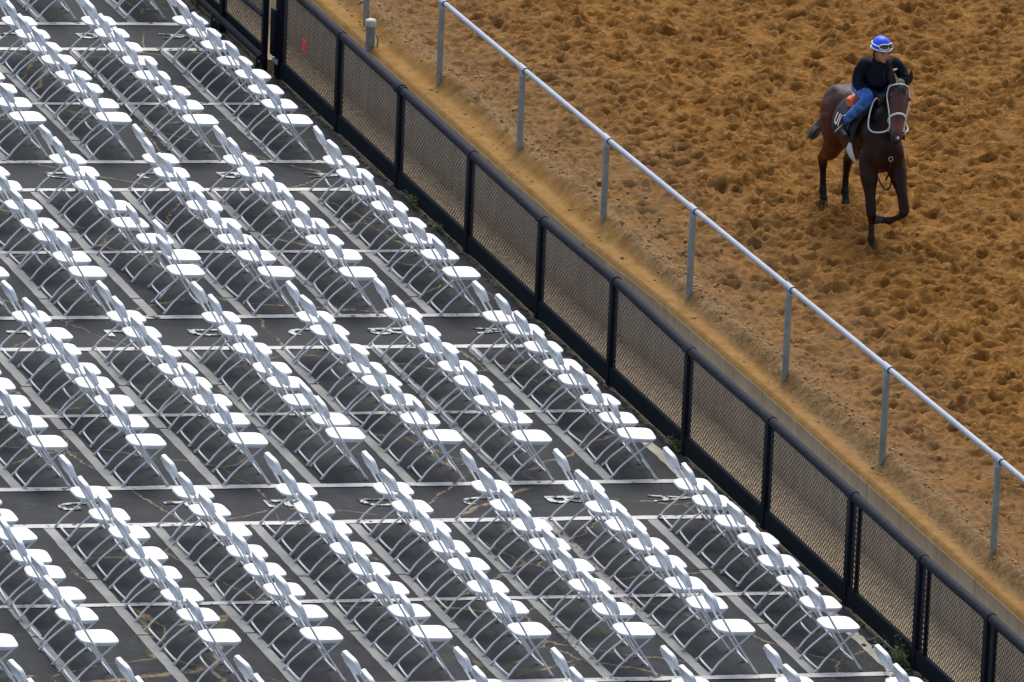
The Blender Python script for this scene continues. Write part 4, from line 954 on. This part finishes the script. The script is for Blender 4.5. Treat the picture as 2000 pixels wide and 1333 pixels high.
# helmet: dome + brim, goggles on it
def shell(c0, ra, rb2, rc, zcut, n=28, m=12):
    vs = []; R_ = Matrix((fwd_, lft, upv)).transposed()
    for j in range(m + 1):
        ph = (math.pi / 2 - zcut) * j / m
        for i in range(n):
            th = 2 * math.pi * i / n; q_ = V((ra * math.sin(ph) * math.cos(th), rb2 * math.sin(ph) * math.sin(th), rc * math.cos(ph))); vs.append(V(c0) + R_ @ q_)
    return vs, [(j * n + i, (j + 1) * n + i, (j + 1) * n + (i + 1) % n, j * n + (i + 1) % n) for j in range(m) for i in range(n)] + [tuple(m * n + i for i in range(n))]
vs, fs = shell(fp(-0.012, 0, 0.052), 0.126, 0.106, 0.118, -0.10)
h1 = MB().add(vs, fs, True).build('helmet', M['helmet']); rp(h1)
def hband(du, r, mat, name, k=1.0, a0=0, a1=360, rr_=None, dz=0.0, x_=0.0):
    pts = []
    for i in range(33):
        th = math.radians(a0 + (a1 - a0) * i / 32); sc = math.sqrt(max(0.05, 1 - (du / 0.125) ** 2)) if du > 0 else 1.0
        pts.append(fp(-0.005 + x_ + (0.130 * sc * k) * math.cos(th), (0.108 * sc * k) * math.sin(th), 0.052 + du + dz * math.cos(th)))
    return rp(MB().tube(pts, rr_ or r, 8).build(name, mat))
hband(-0.012, 0.0085, M['strap_w'], 'helmet_rim', 1.03)
hband(-0.024, 0.008, M['mesh'], 'helmet_edge', 1.0)
# peak
pk = []; 
for j in range(5):
    for i in range(15):
        th = math.radians(-62 + 124 * i / 14); ex = 0.014 * j / 4 * math.cos(th) ** 0.6
        pk.append(fp(-0.008 + (0.130 + ex) * math.cos(th), (0.107 + ex * 0.4) * math.sin(th), 0.036 - 0.006 * j / 4))
o = MB().add(pk, [(j * 15 + i, j * 15 + i + 1, (j + 1) * 15 + i + 1, (j + 1) * 15 + i) for j in range(4) for i in range(14)], True).build('helmet_peak', M['strap_w']); m_ = o.modifiers.new('s', 'SOLIDIFY'); m_.thickness = 0.008; bake(o); rp(o)
# goggles: frame tube outline and two lenses
def gp_(th, u, k=1.0):
    sc = math.sqrt(max(0.1, 1 - ((u) / 0.125) ** 2)); th = math.radians(th)
    return fp(-0.005 + 0.137 * sc * k * math.cos(th), 0.114 * sc * k * math.sin(th), 0.052 + u)
out_ = [(0, .022), (8, .014), (22, .010), (42, .014), (52, .030), (46, .052), (25, .064), (0, .062), (-25, .064), (-46, .052), (-52, .030), (-42, .014), (-22, .010), (-8, .014), (0, .022)]
rp(MB().tube(smooth_path([gp_(a_, u_, 1.02) for a_, u_ in out_], 2), 0.0065, 6).build('goggle_frame', M['strap_w']))
le = MB(); vs = []
for i in range(21):
    a_ = -48 + 96 * i / 20; e_ = 1 - abs(a_ / 50) ** 4
    lo = 0.034 - 0.022 * e_ + (0.010 * math.exp(-(a_ / 8) ** 2)); hi = 0.036 + 0.026 * e_; vs += [gp_(a_, lo, 1.03), gp_(a_, (lo + hi) / 2, 1.06), gp_(a_, hi, 1.03)]
le.add(vs, [(3 * i + k, 3 * i + 3 + k, 3 * i + 4 + k, 3 * i + 1 + k) for i in range(20) for k in range(2)], True); rp(le.build('goggle_lens', M['lens']))
rp(MB().tube([gp_(0, .022, 1.06), gp_(0, .040, 1.08)], 0.005, 6).build('goggle_bridge', M['strap_w']))
hband(0.035, 0.007, M['strap_w'], 'goggle_strap', 1.02, 50, 310)
for s in (1, -1): rp(MB().tube([fp(0.03, s * 0.098, 0.0), fp(0.03, s * 0.072, -0.07), fp(0.055, s * 0.02, -0.118)], 0.004, 5).build('chin_strap', M['strap_b']))
# jacket
mb = MB()
limb(mb, [(0.0, 0, 1.62), (0.10, 0.0, 1.73), (0.19, 0.005, 1.86), (0.27, 0.01, 1.98), (0.33, 0.0, 2.05)], [(0.175, 0.13), (0.175, 0.135), (0.180, 0.135), (0.190, 0.12), (0.11, 0.09)], 20, 6)
limb(mb, [(0.33, -0.01, 2.03), (0.375, -0.035, 2.135)], [0.115, 0.074], 16, 3)
mb.ball((0.34, 0.0, 1.90), (0.09, 0.17, 0.15), 16, 12)
for s in (1, -1):
    limb(mb, ARM[s], [0.072, 0.072, 0.066, 0.056, 0.042], 14, 5); mb.ball(ARM[s][0], (0.08, 0.068, 0.072), 12, 10)
# creases at elbows and waist
for s in (1, -1):
    for k, (a_, b_) in enumerate(((0.38, 0.02), (0.5, -0.01), (0.62, 0.015))):
        p_ = V(ARM[s][1]).lerp(V(ARM[s][3]), a_); mb.ball(p_ + V((0.02, s * 0.05, b_)), (0.05, 0.03, 0.018), 10, 6)
for z_ in (1.70, 1.78): mb.ball((0.20, 0.02, z_), (0.09, 0.17, 0.022), 16, 6)
jk = rp(remesh(mb, 'jacket', M['jacket'], None, 0.010, 4, 0.5))
def onj(y, z): return (0.43, y, z)
for q_ in ((0.050, 0.095, 0.0), (0.058, 0.10, 0.006)):
    pass
lg = MB(); cx_, cy_, cz_ = 0.438, 0.125, 1.985
lg.tube(smooth_path([(cx_ - .012, cy_ - 0.036, cz_ - 0.012), (cx_, cy_ - 0.012, cz_ + 0.003), (cx_, cy_ + 0.012, cz_ + 0.010), (cx_ - .006, cy_ + 0.032, cz_ + 0.004)], 3), 0.0055, 6); lg.tube(smooth_path([(cx_, cy_ - 0.008, cz_ - 0.010), (cx_, cy_ + 0.014, cz_ - 0.004), (cx_ - .006, cy_ + 0.032, cz_ + 0.004)], 3), 0.0045, 6)
rp(lg.build('chest_mark', M['strap_w']))
rp(MB().tube([(0.452, 0.0, 1.86), (0.452, -0.005, 1.95), (0.425, -0.01, 2.045)], 0.004, 5).build('zip', M['strap_b']))
# gloves: palm, four curled fingers and a thumb on each hand, closed round the rein
for s in (1, -1):
    w_ = V(ARM[s][-1]); d_ = (w_ - V(ARM[s][-2])).normalized(); dn = V((0, 0, -1)); ip = d_.cross(dn).normalized()
    mb = MB(); limb(mb, [w_ - d_ * 0.03, w_ + d_ * 0.02, w_ + d_ * 0.065], [0.033, (0.034, 0.03), (0.038, 0.03)], 12, 4)
    for k in range(4):
        off = ip * (0.030 - 0.020 * k) * 1.0; L_ = (0.85, 1.0, 0.95, 0.78)[k]
        b0 = w_ + d_ * 0.070 + off
        limb(mb, [b0, b0 + d_ * 0.030 * L_ + dn * 0.010, b0 + d_ * 0.022 * L_ + dn * 0.042 * L_, b0 - d_ * 0.004 + dn * 0.048 * L_], [0.0115, 0.011, 0.010, 0.009], 8, 3)
    limb(mb, [w_ + d_ * 0.015 + ip * 0.03 + V((0, 0, .008)), w_ + d_ * 0.045 + ip * 0.048, w_ + d_ * 0.075 + ip * 0.036 + dn * 0.016], [0.014, 0.012, 0.010], 8, 3)
    rp(remesh(mb, 'glove', M['glove'], None, 0.005, 1))
# jeans
mb = MB()
limb(mb, [(-0.02, 0, 1.60), (0.04, 0, 1.68)], [(0.165, 0.12), (0.165, 0.12)], 18, 4)
for s in (1, -1): limb(mb, LEG[s], [0.105, 0.092, 0.070, 0.062, 0.046], 14, 6); mb.ball(LEG[s][2], 0.070, 12, 10)
jn_ = rp(remesh(mb, 'jeans', M['denim'], None, 0.010, 3, 0.5))
for s in (1, -1):
    mb = MB(); a_ = V(LEG[s][4]); limb(mb, [a_ + V((0.03, 0.0, 0.05)), a_ + V((-0.01, 0, -0.03)), a_ + V((0.02, 0, -0.085))], [0.052, 0.046, 0.042], 12, 4)
    limb(mb, [a_ + V((-0.03, 0, -0.095)), a_ + V((0.07, s * 0.008, -0.095)), a_ + V((0.15, s * 0.02, -0.105))], [(0.036, 0.034), (0.040, 0.036), (0.034, 0.024)], 12, 4)
    rp(remesh(mb, 'boot', M['boot'], None, 0.008, 2))
wh = MB().tube([(0.20, -0.335, 1.34), (0.06, -0.40, 1.18)], [0.006, 0.004], 6).build('riding_whip', M['strap_w']); wh.matrix_world = HM; tag(wh, 'thin white riding whip held low beside the dark boot', 'whip')
# kicked up sand behind the hooves
rd = random.Random(12); mb = MB()
for i in range(1300):
    c_ = rd.choice(((-0.62, -0.05, 0.05, .24), (-0.40, 0.02, 0.05, .26), (-0.85, -0.25, .10, .14), (-0.2, .05, .03, .22)))
    p_ = HM @ V((c_[0] + rd.gauss(0, c_[3]), c_[1] + rd.gauss(0, c_[3] * .7), 0)); z_ = sand_z(p_.x, p_.y) + abs(rd.gauss(0, c_[2])) ; s_ = rd.uniform(0.002, 0.0075)
    mb.ball((p_.x, p_.y, z_), (s_, s_, s_), 5, 4)
o = mb.build('kicked_sand', M['sand']); o['kind'] = 'stuff'; tag(o, 'spray of kicked up sand grains around the hind hooves of the horse', 'sand spray')
